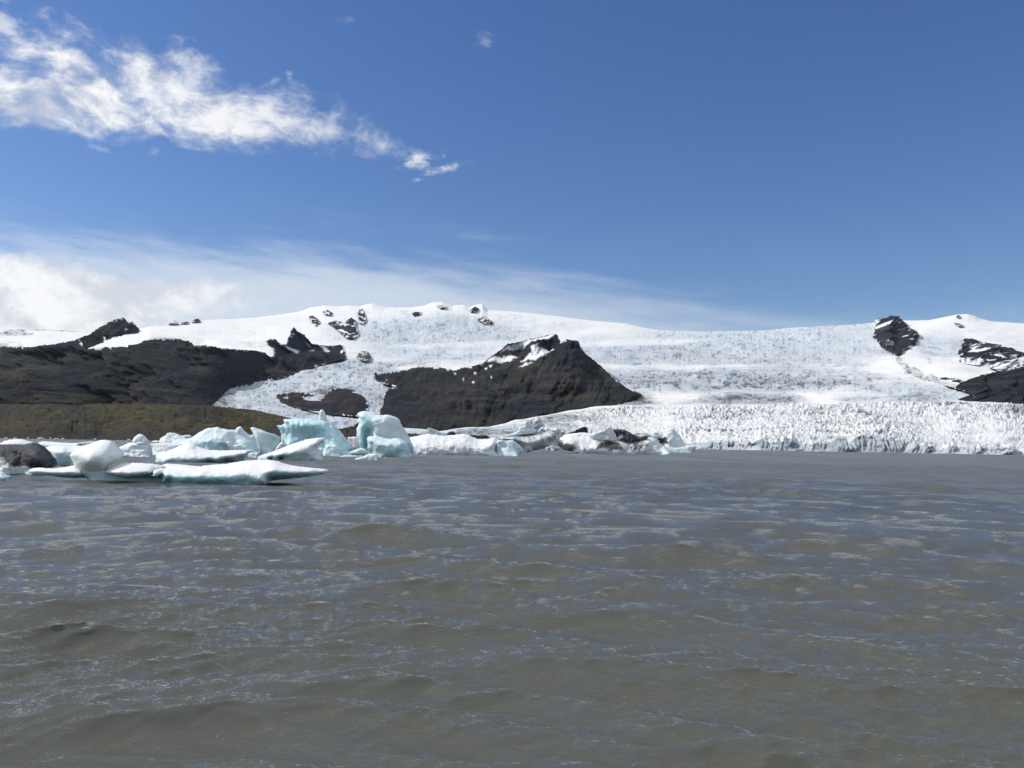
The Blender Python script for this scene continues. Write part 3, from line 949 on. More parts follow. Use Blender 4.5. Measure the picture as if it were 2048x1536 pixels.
# jagged black peak on its crest
massif('mountain_peak', 'jagged black peak rising above the left plateau, snow tongue on its right', [(120, 690), (150, 679), (178, 669), (196, 657), (208, 650), (222, 642), (232, 638), (246, 635), (253, 640), (259, 645), (266, 642), (272, 650), (283, 663), (276, 667), (252, 670), (228, 676), (208, 683), (190, 691), (172, 699), (145, 700)],
       ctrl=[(120, 690, 3380), (172, 699, 3380), (246, 636, 3900), (283, 663, 3900), (208, 683, 3500), (235, 660, 3620), (196, 657, 3700)], step=1.5, mat=M_CRAG, rough=0.55, seed=9, gully=0.3, jit=0.8,
       snow=[([(196, 672), (206, 672), (204, 676), (194, 676)], 1, 1.5), ([(248, 656), (254, 658), (252, 662)], 1, 1)])
# pyramid-shaped mountain in the middle
massif('mountain', 'dark pyramid-shaped mountain with a knobbed summit between the two glacier arms',
       [(744, 748), (780, 745), (800, 742), (840, 733), (880, 735), (900, 738), (912, 741), (925, 735), (950, 731), (966, 725), (975, 719), (985, 711), (1000, 700), (1016, 687), (1030, 685), (1060, 678), (1080, 675), (1095, 670), (1111, 668), (1117, 673),
        (1121, 687), (1127, 682), (1136, 679), (1150, 680), (1158, 684), (1163, 697), (1170, 706), (1184, 717), (1199, 730), (1219, 747), (1239, 765), (1261, 780), (1284, 789), (1276, 798), (1256, 809), (1209, 815), (1156, 824), (1099, 838), (1024, 853), (930, 875), (700, 880),
        (706, 853), (735, 832), (757, 826), (766, 810), (768, 790), (776, 778), (790, 774), (765, 766), (750, 758)],
       ctrl=[(744, 748, .98), (840, 733, 3650), (912, 741, 3300), (975, 719, 3300), (1016, 687, 3500), (1111, 668, 3500), (1121, 687, 3300), (1140, 680, 3100), (1163, 697, 3100), (1219, 747, 2850), (1284, 789, .96), (1239, 765, 2600), (1209, 815, 1740), (1099, 838, 1680), (1024, 853, 1620),
             (930, 875, 1500), (700, 880, 1520), (720, 855, .94), (735, 832, .95), (757, 826, .95), (766, 810, .95), (776, 778, .94), (790, 774, .94), (765, 766, .95), (850, 790, 2650), (950, 770, 2620), (1050, 740, 2800), (1130, 730, 2650), (1180, 770, 2400), (1050, 800, 2080), (900, 830, 1900)],
       step=2.0, rough=0.9, gully=0.3, seed=14,
       snow=[([(1000, 704), (1016, 690), (1040, 685), (1070, 679), (1095, 672), (1104, 674), (1090, 682), (1062, 690), (1030, 694), (1012, 697)], 1.3, 2.5, 6),
             ([(1058, 692), (1066, 700), (1075, 690), (1074, 701), (1106, 700), (1098, 708), (1084, 718), (1070, 725), (1050, 725), (1040, 722), (1062, 709)], 1.2, 3.5, 5),
             ([(972, 722), (990, 713), (1024, 706), (1040, 712), (1020, 720), (1000, 722)], 1.2, 4, 6, 0.95), ([(1036, 732), (1050, 730), (1064, 729), (1050, 735)], 1, 1.6), ([(1098, 672), (1108, 671), (1098, 682), (1088, 684)], 1, 1.5),
             ([(968, 734), (974, 734), (972, 738)], 0.8, 0.8), ([(978, 730), (984, 730), (980, 734)], 0.8, 0.8), ([(946, 742), (951, 742), (949, 747)], 0.8, 0.6), ([(924, 756), (927, 754), (926, 764)], 0.8, 0.5),
             ([(944, 764), (950, 764), (948, 769)], 0.8, 0.6), ([(908, 746), (912, 746), (911, 750)], 0.8, 0.5), ([(982, 755), (985, 755), (984, 759)], 0.8, 0.5)],
       moss=lambda x, y: 0.85 * sstep(y, 700, 745) * (1 - 0.8 * blob(x, y, 830, 800, 90, 40)))
# rock knoll inside the ice tongue
massif('rock_knoll', 'low dark rock knoll ringed by the narrow ice tongue', [(548, 792), (570, 785), (600, 784), (625, 788), (640, 795), (655, 788), (664, 776), (690, 776), (712, 781), (726, 790), (734, 802), (736, 816), (730, 834), (700, 832), (660, 830), (620, 822), (590, 815), (562, 806)],
       bulge=(0.05, 22.0), step=1.5, rough=0.5, seed=21, mat=M_CRAG, category='rock')
# right-hand peak, wall and mountain
massif('nunatak', 'steep brown-black rock peak breaking the snowy skyline on the right', [(1743, 673), (1749, 662), (1751, 651), (1747, 641), (1757, 637), (1770, 637), (1781, 631), (1795, 636), (1808, 644), (1815, 655), (1830, 662), (1837, 670), (1835, 682), (1825, 695), (1808, 698), (1801, 712), (1796, 719), (1780, 706), (1765, 691), (1751, 681)],
       bulge=(0.07, 24.0), step=1.4, mat=M_CRAG, rough=0.9, seed=27, gully=0.4, ledge=0.30,
       snow=[([(1766, 647), (1768, 650), (1750, 658), (1747, 655)], 1, 1), ([(1768, 635), (1778, 631), (1770, 638), (1764, 639)], 1, 0.8), ([(1786, 675), (1789, 675), (1788, 678)], 0.8, 0.4)], category='rock')
massif('rock_wall', 'dark rock wall streaked with snow gullies beside the right edge snow bowl', [(1924, 680), (1930, 677), (1945, 677), (1965, 685), (1990, 692), (2024, 695), (2036, 702), (2060, 708), (2300, 720), (2700, 740), (2700, 790), (2300, 770), (2070, 748), (2040, 742), (2010, 741), (1994, 742), (1984, 737), (1975, 722), (1958, 731), (1932, 727), (1920, 722), (1928, 712), (1925, 695)],
       bulge=(0.05, 20.0), step=1.5, mat=M_CRAG, rough=0.7, seed=33, gully=0.5, ledge=0.37,
       snow=[([(1926, 722), (1940, 712), (1952, 722), (1962, 716), (1972, 712), (1962, 730), (1940, 732)], 1.2, 3, 4), ([(1990, 712), (2002, 702), (2010, 706), (2006, 716), (1996, 716)], 1.1, 2.5, 4), ([(1980, 734), (1996, 722), (2004, 728), (2018, 714), (2016, 726), (2030, 716), (2050, 714), (2030, 728), (2004, 738)], 1.1, 3.2, 3.5),
             ([(1946, 710), (1950, 706), (1948, 722), (1944, 724)], 0.8, 1), ([(1970, 710), (1974, 708), (1968, 724), (1965, 724)], 0.8, 1), ([(2030, 724), (2060, 716), (2058, 724), (2034, 734)], 1.2, 2)], category='rock')
massif('mountain', 'brown-black mountain slope at the right edge behind the glacier front', [(1866, 756), (1890, 755), (1911, 755), (1936, 761), (1961, 751), (1986, 745), (2011, 740), (2030, 735), (2060, 726), (2200, 690), (2450, 650), (2700, 640), (2700, 870), (2100, 850), (2048, 830), (2020, 812), (1990, 806), (1935, 804), (1954, 794), (1925, 780), (1896, 772), (1876, 766)],
       ctrl=[(1866, 756, .97), (1890, 755, .96), (1936, 761, .94), (2011, 740, .80), (2200, 690, 2900), (2700, 640, 2600), (2700, 870, 1250), (2048, 830, 1330), (1935, 804, 1760), (1954, 794, .93), (1925, 780, .95), (1990, 806, 1560), (1896, 772, .96), (1990, 775, 2050), (2100, 770, 1950)],
       step=2.0, rough=1.1, seed=39, gully=0.4, snow=[([(1870, 757), (1880, 755), (1884, 758), (1874, 760)], 1, 1.5), ([(1900, 763), (1920, 762), (1918, 765), (1900, 766)], 1, 1.5), ([(1988, 758), (1996, 758), (1990, 762)], 0.8, 0.8)])

OUT = [
    ('dark ice-streaked rock step in the middle of the narrow ice tongue', [(716, 704), (726, 702), (736, 703), (742, 712), (740, 719), (732, 723), (720, 720), (713, 713)]),
    ('dark cliff patch under the left shoulder of the summit ice', [(618, 633), (626, 631), (636, 638), (640, 647), (634, 654), (624, 647)]),
    ('small dark rock high on the left shoulder of the summit ice', [(645, 624), (655, 620), (665, 625), (661, 630), (650, 629)]),
    ('largest dark cliff below the summit ice, above the icefall', [(655, 646), (668, 641), (682, 643), (690, 646), (694, 640), (703, 635), (711, 640), (711, 654), (719, 669), (707, 677), (693, 676), (681, 666), (668, 656)]),
    ('narrow upright dark cliff at the top left of the icefall', [(716, 618), (725, 617), (729, 628), (731, 640), (726, 648), (719, 646), (716, 632)]),
    ('small dark rock on the snow in the middle of the summit rim', [(823, 627), (832, 623), (846, 626), (838, 631), (828, 632)]),
    ('dark rock face below the right hand snow knob of the summit', [(938, 620), (950, 613), (958, 617), (951, 625), (941, 624)]),
    ('dark rock patch below and right of the snow knob', [(954, 638), (968, 634), (978, 638), (986, 644), (983, 650), (970, 648)]),
    ('small pointed dark rock left of the pyramid summit, half snow', [(1030, 670), (1040, 661), (1049, 652), (1054, 658), (1061, 664), (1050, 671), (1036, 673)]),
    ('dark rock face on the highest white knob of the skyline', [(874, 612), (884, 611), (895, 614), (892, 618), (880, 617)]),
    ('dark rounded rock on the skyline right of the black peak', [(336, 649), (340, 644), (345, 640), (352, 641), (357, 647), (350, 650)]),
    ('low dark rock on the skyline, second from the black peak', [(360, 648), (367, 643), (378, 644), (377, 648)]),
    ('low rock on the skyline, third from the black peak', [(383, 645), (388, 639), (396, 637), (401, 642), (392, 645)]),
    ('small dark rocks under the white peak on the right skyline', [(1908, 645), (1916, 646), (1928, 652), (1922, 655), (1910, 651)]),
    ('dark summit crag of the white peak on the right skyline', [(1912, 632), (1919, 630), (1922, 634), (1915, 636)]),
]
for k, (lab, poly) in enumerate(OUT):
    massif('rock_outcrop', lab, poly, bulge=(0.03, 9.0), step=0.9, mat=M_CRAG, rough=0.3, seed=60 + k, jit=0.8, edge_snow=4.0, ledge=0.42, gully=0.5, back=0.02, category='rock', strata=0.3,
           snow=[(poly, 1.0, 4.5, 3, 0.22)] if k in (8, 13) else [(poly, 1.0, 4.5, 3, 0.12)] if k == 0 else ())

# mossy moraine bank along the left shore
massif('moraine_hill', 'low olive-brown mossy moraine bank along the left shore below the dark mountain',
       [(-700, 800), (-300, 803), (0, 808), (60, 807), (110, 808), (150, 810), (200, 806), (260, 808), (320, 807), (380, 809), (425, 811), (450, 815), (480, 817), (512, 820), (540, 827), (572, 834), (600, 840), (625, 850), (655, 860), (678, 858), (690, 855), (706, 853), (722, 856), (760, 862), (820, 867), (880, 869), (930, 872), (930, 890), (-700, 882)],
       ctrl=[(-700, 800, 1250), (0, 808, 1250), (260, 808, 1250), (450, 815, 1200), (572, 834, 1080), (700, 854, 1000), (930, 870, 1000), (930, 890, 800), (600, 888, 780), (-700, 882, 640), (0, 882, 660), (300, 884, 690), (100, 850, 900), (400, 850, 900), (600, 862, 900)],
       step=1.6, mat=M_HILL, edge_snow=0, rough=0.30, hummock=2.2, seed=47, back=0.15, category='hill', strata=0.25, moss=lambda x, y: (0.35 + 0.9 * sstep(fbm(x / 80, y / 16, octaves=3, seed=470), 0.36, 0.6)) * (1 - sstep(y, 840, 872) * (1 - 0.5 * sstep(x, 200, 420))))


# ------------------------------------------------------------------ icebergs
class Crop:
    def __init__(self, ox, oy, s):
        self.ox, self.oy, self.s = ox, oy, s

    def __call__(self, *pts):
        return [(self.ox + p[0] / self.s, self.oy + p[1] / self.s, *p[2:]) for p in pts]


c5, c6, c7, c8 = Crop(0, 820, 5.689), Crop(330, 800, 5.689), Crop(660, 800, 5.689), Crop(1000, 800, 4.876)
c0 = Crop(0, 0, 1.0)
c4 = Crop(1536, 580, 4.0)


def ice_part(name, poly, d, t, crease=None, base=0.85, lean=0.0, r=0.3, back=None, blue=0.0, dirt_shade=None, noise=0.04, nscale=1.2, step_px=1.6, ctrl=(), seed=1, sink=0.8, jit=0.25, cuts=0.0, lowblue=0.0, facet=0.075):
    """One lump of ice: its outline at distance d, a front relief of t metres, a back, rounded rims and a wave-cut foot."""
    m = d / F
    pl = [PT(p[0], p[1], d) for p in poly]
    W = np.array([(p[0], p[2]) for p in pl])
    H = W[:, 1].max()
    low = W[:, 1] < max(0.07 * H, 0.05)
    W[low, 1] = -sink
    poly2 = [tuple(w) for w in W]
    keep = [not (low[i] and low[(i + 1) % len(W)]) for i in range(len(W))]
    st = step_px * m
    v2, f, bd = fill(poly2, st, jit * st, seed)
    x, z = v2[:, 0], v2[:, 1]
    e = seg_dist(x, z, poly2, keep=keep)
    rim = resample(poly2, st * 3)
    if crease is not None and len(crease) > 1:
        dense = []
        for (ax, ay, *at), (bx, by, *bt) in zip(crease[:-1], crease[1:]):
            at = at[0] if at else t; bt = bt[0] if bt else t
            nn = max(1, int(math.hypot(bx - ax, by - ay) / max(2.2, (max(p[0] for p in poly) - min(p[0] for p in poly)) / 40)))
            for q_ in range(nn):
                u_ = q_ / nn
                dense.append((ax + (bx - ax) * u_, ay + (by - ay) * u_, at + (bt - at) * u_))
        crease = dense + [crease[-1]]
    cr = np.array([(PT(p[0], p[1], d)[0], PT(p[0], p[1], d)[2], p[2] if len(p) > 2 else t) for p in crease]) if crease is not None and len(crease) else None
    con = []
    for a, b in rim:
        if b < 0.07 * H:
            con.append((a, b, t * base))
        else:
            q = 1 - np.clip(b / H, 0, 1)
            con.append((a, b, t * lean * q))
    if cr is not None:
        con += [tuple(c) for c in cr]
    for p in ctrl:
        w = PT(p[0], p[1], d)
        con.append((w[0], w[2], p[2]))
    if len(con) > 90:
        keepn = con[:len(rim)][::max(1, len(rim) // 70)]
        con = keepn + con[len(rim):]
    off = rbf(con, x, z, 0.03) if cr is not None or len(ctrl) or lean or base else np.zeros(len(x))
    rr = min(r, 0.5 * max(H, 0.1) + 0.2)
    q = np.clip(e / rr, 0, 1)
    round_ = rr * np.sqrt(np.clip(1 - (1 - q) ** 2, 0, 1))
    tb = back if back is not None else t * 0.7 + 0.4
    qb = np.clip(e / max(tb * 0.8, 0.2), 0, 1)
    bk = tb * np.sqrt(np.clip(1 - (1 - qb) ** 2, 0, 1))
    n3 = lambda s, o, sd: fbm(x / s, z / s, 0 * x + sd * 3.3, octaves=o, seed=seed * 7 + sd) - 0.5
    size = max(H, 0.3)
    cs = max(0.30 * size, 0.25)
    w1, w2, wc = worley(x / cs + 0.6 * vnoise(x / cs, z / cs, seed=seed + 31), z / (cs * 0.8) + 0.6 * vnoise(x / cs, z / cs, seed=seed + 32), seed + 30)
    cusp = np.clip(w1, 0, 1) ** 2 - 0.25 + 0.25 * (wc - 0.5)
    rel = n3(nscale, 4, 1) * 2 * noise * size + (fbm(x / (nscale * .8), z / (nscale * .5), octaves=3, seed=seed * 7 + 5, ridge=True) - 0.6) * noise * 1.2 * size + facet * size * cusp
    if cuts:
        wv = x / (size * 0.16) + 1.5 * n3(size * 0.5, 2, 4) + 0.25 * z / size
        rel = rel + cuts * size * (np.abs(np.mod(wv + vnoise(np.floor(wv), 0 * x, seed=seed) * .3, 1) - 0.5) * 2 - 0.5)
    ef = np.clip(e / (st * 2.5), 0, 1)
    fo = off + round_ + rel * ef
    nv = len(v2)
    isb = np.zeros(nv, bool)
    for a, b in bd:
        isb[a] = isb[b] = True
    # world: forward offset is toward the camera (-Y)
    k = 1 - fo / d
    front = np.stack([x * k, d * k, CAM_H + (z - CAM_H) * k], 1)
    idx_back = np.full(nv, -1)
    inner = np.where(~isb)[0]
    idx_back[inner] = nv + np.arange(len(inner))
    idx_back[isb] = np.where(isb)[0]
    relb = (fbm(x / nscale + 9, z / nscale, octaves=3, seed=seed * 7 + 9) - 0.5) * 2 * noise * size
    backv = np.stack([x[inner], d - off[inner] * 0.35 + bk[inner] + relb[inner], z[inner]], 1)
    V = np.concatenate([front, backv])
    fb = idx_back[f]
    T = np.concatenate([f[:, ::1], fb[:, ::-1]])
    # outward: front faces look toward -Y
    a, b, c = V[T[0, 0]], V[T[0, 1]], V[T[0, 2]]
    pxx = (x - (-0)) * 0
    PXv, PYv = project(front)
    bl = np.clip(blue(PXv, PYv), 0, 1) if callable(blue) else np.full(nv, float(blue))
    bt = 0.3 if callable(blue) else blue
    if lowblue:
        bl = bl + lowblue * (1 - sstep(z / size, 0.15, 0.6))
    bl = np.clip(bl + 0.5 * bt * n3(size * 0.6, 3, 6), 0, 1)
    di = np.zeros(nv)
    if dirt_shade is not None:
        wq = 1.0 + 0 * PXv
        di = np.clip(dirt_shade(PXv + 26 * (fbm(PXv / 16, PYv / 9, octaves=4, seed=seed + 3) - 0.5) * wq, PYv + 13 * (fbm(PXv / 14, PYv / 8, octaves=4, seed=seed + 4) - 0.5) * wq), 0, 1) if callable(dirt_shade) else np.full(nv, float(dirt_shade))
    A = {'blue': np.concatenate([bl, bl[inner]]), 'dirt_shade': np.concatenate([di, di[inner]])}
    return V, T, A


def project(P):
    q = P.copy(); q[:, 2] -= CAM_H
    c = q @ CMN
    return 1024 + F * c[:, 0] / -c[:, 2], 768 - F * c[:, 1] / -c[:, 2]


N_BERG = 0


def berg(name, label, yw, xw, parts, cat='iceberg', group='icebergs adrift on the lagoon', d=None):
    """A floating ice block. yw, xw: where its front foot meets the water in the photograph."""
    global N_BERG
    N_BERG += 1
    df = float(water_dist(xw, yw)) if d is None else d
    built = []
    for k, p in enumerate(parts):
        p = dict(p)
        nm = p.pop('name', 'ice_body')
        poly = p.pop('poly')
        t = p.pop('t')
        push = p.pop('push', 0.0)                       # metres further from the camera
        dd = df + t * p.get('base', 0.85) + push
        V, T, A = ice_part(nm, poly, dd, t, seed=N_BERG * 5 + k, **p)
        built.append((nm, V, T, A))
    allv = np.concatenate([b[1] for b in built])
    org = np.array([allv[:, 0].mean(), allv[:, 1].mean(), 0.0])
    if len(built) == 1:
        nm, V, T, A = built[0]
        o = link(name, make_mesh(name, V - org, tris=T, attrs=A), M_BERG, None, org)
    else:
        o = bpy.data.objects.new(name, None)
        COL.objects.link(o)
        o.location = org
        for nm, V, T, A in built:
            link(nm, make_mesh(nm, V - org, tris=T, attrs=A), M_BERG, o)
    tag(o, label, cat, group)
    return o


# the long white floe with the round ice boulder, nearest the camera
berg('iceberg', 'long flat white floe carrying a rounded ice boulder, nearest the camera', 966, 330, [
    dict(name='ice_boulder', poly=c5((790, 515), (812, 490), (850, 455), (900, 428), (960, 402), (1020, 385), (1100, 355), (1150, 342), (1190, 338), (1235, 345), (1270, 360), (1300, 392), (1330, 425), (1370, 460), (1388, 490), (1375, 525), (1345, 562), (1290, 600), (1240, 632), (1215, 665), (1180, 705), (1120, 722), (1040, 722), (950, 702), (890, 680), (850, 640), (830, 590), (805, 548)),
         t=0.35, r=0.75, base=0.0, noise=0.02, nscale=0.9, push=0.55, sink=0.2, facet=0.035, ctrl=c5((1050, 470, 0.45), (1000, 600, 0.6), (1180, 560, 0.5)), back=0.9, blue=0.02, step_px=1.5),
    dict(name='ice_pedestal', poly=c5((900, 670), (1000, 660), (1150, 660), (1230, 690), (1400, 720), (1700, 740), (2048, 740), (2420, 740), (2700, 745), (2900, 750), (3000, 770), (3020, 800), (2920, 826), (2700, 835), (2300, 840), (2000, 842), (1700, 838), (1450, 842), (1200, 835), (1080, 822), (1000, 790), (940, 740)),
         t=0.25, r=0.3, base=1.0, noise=0.05, blue=0.55, push=0.1, back=1.2, sink=0.6),
    dict(name='ice_arm', poly=c5((320, 700), (335, 680), (365, 663), (450, 655), (600, 665), (740, 650), (850, 628), (930, 660), (985, 690), (1010, 730), (1000, 768), (850, 778), (700, 768), (560, 748), (420, 738), (345, 728)),
         t=0.45, r=0.35, base=0.6, noise=0.05, crease=c5((380, 705, 0.4), (560, 715, 0.5), (750, 705, 0.5), (900, 720, 0.5)), push=0.5, back=0.8, sink=0.15, blue=0.03, lowblue=0.1),
    dict(name='ice_shelf', poly=c5((1147, 716), (1180, 702), (1240, 660), (1310, 632), (1400, 606), (1450, 600), (1600, 603), (1720, 612), (1850, 630), (1880, 660), (1820, 700), (1700, 745), (1560, 775), (1440, 782), (1340, 765), (1230, 735)),
         t=0.9, r=0.22, base=0.75, crease=c5((1200, 716, 0.45), (1330, 742, 0.95), (1450, 755, 1.0), (1560, 745, 1.0), (1700, 715, 0.9)), noise=0.05, nscale=0.8, push=-0.25, back=1.0, sink=-0.12, blue=0.0),
    dict(name='ice_slab', poly=[*c5((1678, 722), (1690, 705), (1740, 690), (1780, 655), (1840, 628), (1900, 610)), *c6((0, 722), (200, 735), (400, 757), (450, 745), (560, 735), (700, 728), (800, 708), (930, 688), (1050, 682), (1180, 680), (1270, 695), (1350, 720), (1430, 742), (1500, 752), (1600, 765), (1700, 775), (1800, 783), (1850, 795), (1868, 812), (1800, 842), (1700, 862), (1500, 890), (1300, 908), (1210, 922), (1100, 935), (1000, 935), (850, 948), (600, 958), (300, 962), (100, 958), (0, 948), (-60, 900), (-110, 860))],
         t=1.9, r=0.28, base=0.80, crease=[*c5((1740, 738, 0.5), (1850, 772, 1.4)), *c6((0, 850, 1.8), (120, 862, 1.95), (230, 860, 1.9), (300, 830, 1.7), (420, 815, 1.6), (520, 850, 1.85), (620, 868, 1.95), (740, 850, 1.9), (850, 835, 1.85), (1000, 830, 1.8), (1200, 832, 1.7), (1450, 830, 1.35), (1650, 815, 0.8))], ctrl=[*c6((0, 930, 1.7), (300, 935, 1.7), (620, 930, 1.75), (900, 915, 1.7), (1150, 885, 1.6))], noise=0.05, nscale=0.9, push=-0.3, back=1.6, blue=0.0, lowblue=0.3, sink=0.22),
])
# dark dirty block at the left edge
berg('iceberg', 'dark grit-covered berg cut off by the left edge, behind the flat floe', 950, 60, [
    dict(poly=c5((-500, 420), (-350, 380), (-200, 395), (0, 390), (100, 388), (200, 388), (270, 395), (330, 378), (380, 370), (450, 402), (490, 440), (520, 472), (550, 510), (580, 555), (585, 600), (600, 640), (560, 660), (430, 690), (330, 715), (250, 742), (130, 742), (0, 735), (-300, 730), (-500, 700)), t=1.6, r=0.5, base=0.9,
         ctrl=c5((0, 520, 1.0), (230, 560, 0.6), (380, 500, 1.3), (450, 600, 1.5), (100, 650, 1.5), (200, 680, 1.1)), noise=0.10, nscale=0.7, back=1.6, dirt_shade=lambda x, y: 1.05 - 0.85 * blob(x, y, 2, 936, 20, 16) - 0.75 * blob(x, y, 45, 943, 26, 12) - 0.3 * blob(x, y, 82, 934, 20, 12) - 0.12, lowblue=0.0, blue=0.0)])
berg('iceberg', 'small white chunk in the lower left corner of the ice, touching the left edge', 962, 8, [
    dict(poly=c5((-260, 720), (-120, 680), (0, 692), (30, 712), (62, 738), (100, 746), (125, 757), (105, 782), (72, 812), (-50, 815), (-260, 800)), t=0.5, r=0.2, base=0.5, crease=c5((0, 740, 0.5), (60, 760, 0.45)), noise=0.06, nscale=0.4, back=0.5, sink=0.3)])
berg('iceberg', 'low white hump showing over the dark grit-covered berg', 931, 30, [
    dict(poly=c5((-300, 400), (-150, 370), (0, 380), (50, 352), (110, 338), (180, 330), (250, 335), (300, 348), (360, 366), (420, 400), (430, 640), (-300, 640)), t=1.5, r=0.5, base=0.9, noise=0.04, nscale=1.2, back=1.5)])
berg('iceberg', 'long thin white floe floating flat in front of the moraine bank', 892.5, 120, [
    dict(poly=c5((425, 366), (480, 358), (540, 360), (620, 364), (720, 372), (800, 378), (880, 376), (950, 368), (1020, 360), (1085, 358), (1150, 372), (1150, 402), (900, 408), (640, 408), (500, 408), (440, 395)), t=4.0, r=0.25, base=0.8, noise=0.06, back=3.0, sink=0.6)])
berg('iceberg', 'rounded glassy grey-green berg with flat white top beside the dark grit-covered berg', 931.5, 125, [
    dict(poly=c5((515, 428), (560, 412), (610, 402), (690, 406), (780, 410), (900, 408), (1000, 404), (1060, 420), (1060, 470), (960, 520), (900, 560), (870, 632), (690, 640), (600, 630), (540, 600), (520, 520)), t=1.5, r=0.45, base=0.75,
         crease=c5((560, 450, 0.9), (640, 440, 1.2), (720, 440, 1.25), (780, 480, 1.5), (900, 470, 0.9)), ctrl=c5((600, 560, 1.3), (700, 560, 1.6), (800, 580, 1.3)), noise=0.03, nscale=1.2, back=1.4, blue=0.15, lowblue=0.55)])
berg('iceberg', 'lumpy crumbled white berg with a rosy rounded head, behind the ice boulder', 916, 275, [
    dict(name='ice_body', poly=c5((1330, 440), (1370, 418), (1410, 400), (1470, 372), (1520, 372), (1560, 345), (1620, 330), (1670, 355), (1695, 390), (1705, 440), (1715, 490), (1700, 548), (1550, 552), (1400, 545), (1340, 530)), t=1.4, r=0.5, base=0.8, noise=0.13, nscale=0.9, back=1.5, blue=0.06, lowblue=0.12),
    dict(name='ice_head', poly=c5((1500, 370), (1515, 330), (1540, 300), (1570, 278), (1600, 272), (1630, 284), (1655, 310), (1690, 350), (1680, 400), (1560, 420)), t=0.5, r=0.6, base=0.0, sink=-1.5, noise=0.06, push=1.2, back=0.9, dirt_shade=lambda x, y: 0.18 + 0 * x)])
berg('iceberg', 'flat white shelf between the crumbled berg and the wide blue-white berg', 912, 325, [
    dict(poly=c5((1690, 382), (1760, 378), (1860, 376), (1960, 378), (2060, 388), (2060, 520), (1880, 525), (1740, 530), (1690, 480)), t=1.6, r=0.35, base=0.8, noise=0.06, back=1.6, lowblue=0.3, blue=0.05)])
berg('iceberg', 'distant beige double-humped berg against the moraine bank', 887, 355, [
    dict(poly=c5((1808, 350), (1822, 325), (1850, 306), (1885, 290), (1900, 265), (1935, 255), (1990, 262), (2035, 278), (2070, 292), (2100, 285), (2150, 280), (2180, 292), (2190, 330), (2140, 345), (2100, 385), (1950, 390), (1830, 375)), t=3.0, r=1.0, base=0.9, noise=0.10, nscale=2.0, back=3.0, blue=0.08, dirt_shade=lambda x, y: 0.30 + 0 * x)])
berg('ice_chunk', 'flat sliver of ice beside the beige double-humped berg', 884, 306, [
    dict(poly=c5((1690, 362), (1740, 352), (1790, 345), (1815, 355), (1830, 374), (1700, 376)), t=1.5, r=0.3, base=0.8, noise=0.1, back=1.5)], cat='ice floe')
# wide blue-white berg
berg('iceberg', 'wide blue-white berg with a smooth whaleback and a pointed horn', 908, 420, [
    dict(name='ice_body', poly=c6((-20, 600), (10, 560), (60, 525), (80, 470), (92, 415), (115, 404), (140, 402), (180, 422), (250, 442), (300, 430), (380, 372), (430, 345), (480, 322), (540, 318), (590, 305), (640, 325), (690, 330), (720, 337), (800, 340), (818, 318), (830, 305), (860, 300), (880, 325), (905, 355), (935, 380), (965, 400), (1000, 392), (1025, 430), (1040, 500), (1060, 560), (1062, 612), (700, 640), (0, 640)),
         t=2.2, r=0.35, base=0.9, crease=c6((95, 500, 0.9), (200, 470, 1.0), (260, 462, 1.3), (420, 470, 1.6), (560, 455, 1.7), (640, 440, 1.7), (690, 470, 1.6)), ctrl=c6((760, 470, 0.5), (720, 540, 0.9), (820, 430, 0.5), (900, 480, 0.8), (980, 500, 0.6), (560, 380, 0.7), (840, 330, 0.15), (450, 540, 2.0), (980, 560, 1.0)), noise=0.035, nscale=1.3, back=2.0, blue=0.34, lowblue=0.30),
    dict(name='ice_ledge', poly=c6((695, 478), (720, 470), (745, 478), (740, 500), (770, 512), (860, 502), (890, 520), (920, 545), (960, 568), (900, 590), (780, 590), (740, 560), (715, 525)), t=0.6, r=0.25, base=0.6, noise=0.03, push=-0.9, back=1.4, sink=-0.2, blue=0.0)])
berg('iceberg', 'white wedge floe with a dark undercut, behind the flat floe', 925.5, 430, [
    dict(poly=[*c5((1745, 596), (1772, 560), (1775, 515), (1800, 490), (1850, 470)), *c6((20, 585), (100, 552), (160, 522), (210, 505), (260, 492), (300, 488), (330, 500), (360, 525), (430, 548), (500, 568), (600, 572), (700, 574), (800, 570), (900, 568), (985, 566), (992, 582), (975, 596), (945, 610), (940, 640), (935, 682), (800, 705), (650, 724), (480, 722), (300, 717), (100, 712), (-20, 712), (-60, 700))],
         t=2.0, r=0.2, base=0.45, crease=[*c5((1790, 560, 1.2)), *c6((60, 640, 1.7), (200, 660, 2.0), (400, 668, 2.1), (560, 655, 2.05), (660, 640, 2.0), (800, 615, 1.7), (930, 598, 1.1))], ctrl=c6((300, 560, 0.9), (700, 690, 0.9), (860, 660, 0.5), (500, 705, 1.2)), noise=0.035, nscale=0.9, back=1.5, blue=0.02, lowblue=0.12)])
berg('ice_chunk', 'small white lump between the two wedge floes', 917, 505, [
    dict(poly=c6((930, 622), (955, 605), (990, 592), (1015, 605), (1042, 632), (1048, 664), (935, 668)), t=0.5, r=0.2, base=0.7, noise=0.1, nscale=0.4, back=0.5, blue=0.1)], cat='ice floe')
berg('iceberg', 'leaning pale slab shaped like a shark fin, left of the jagged fan berg', 909, 545, [
    dict(poly=c6((973, 318), (985, 309), (1010, 309), (1050, 325), (1100, 340), (1150, 362), (1200, 380), (1240, 386), (1270, 400), (1300, 415), (1318, 440), (1308, 470), (1280, 520), (1255, 545), (1235, 585), (1170, 602), (1100, 613), (1060, 606), (1040, 540), (1020, 450), (1000, 380)), t=1.6, r=0.15, base=0.9,
         crease=c6((1000, 330, 1.0), (1025, 420, 1.1), (1060, 520, 1.3), (1090, 590, 1.5)), ctrl=c6((1250, 460, -0.5), (1200, 540, -0.1), (1150, 440, 0.2)), noise=0.025, nscale=1.2, back=1.2, blue=0.26)])
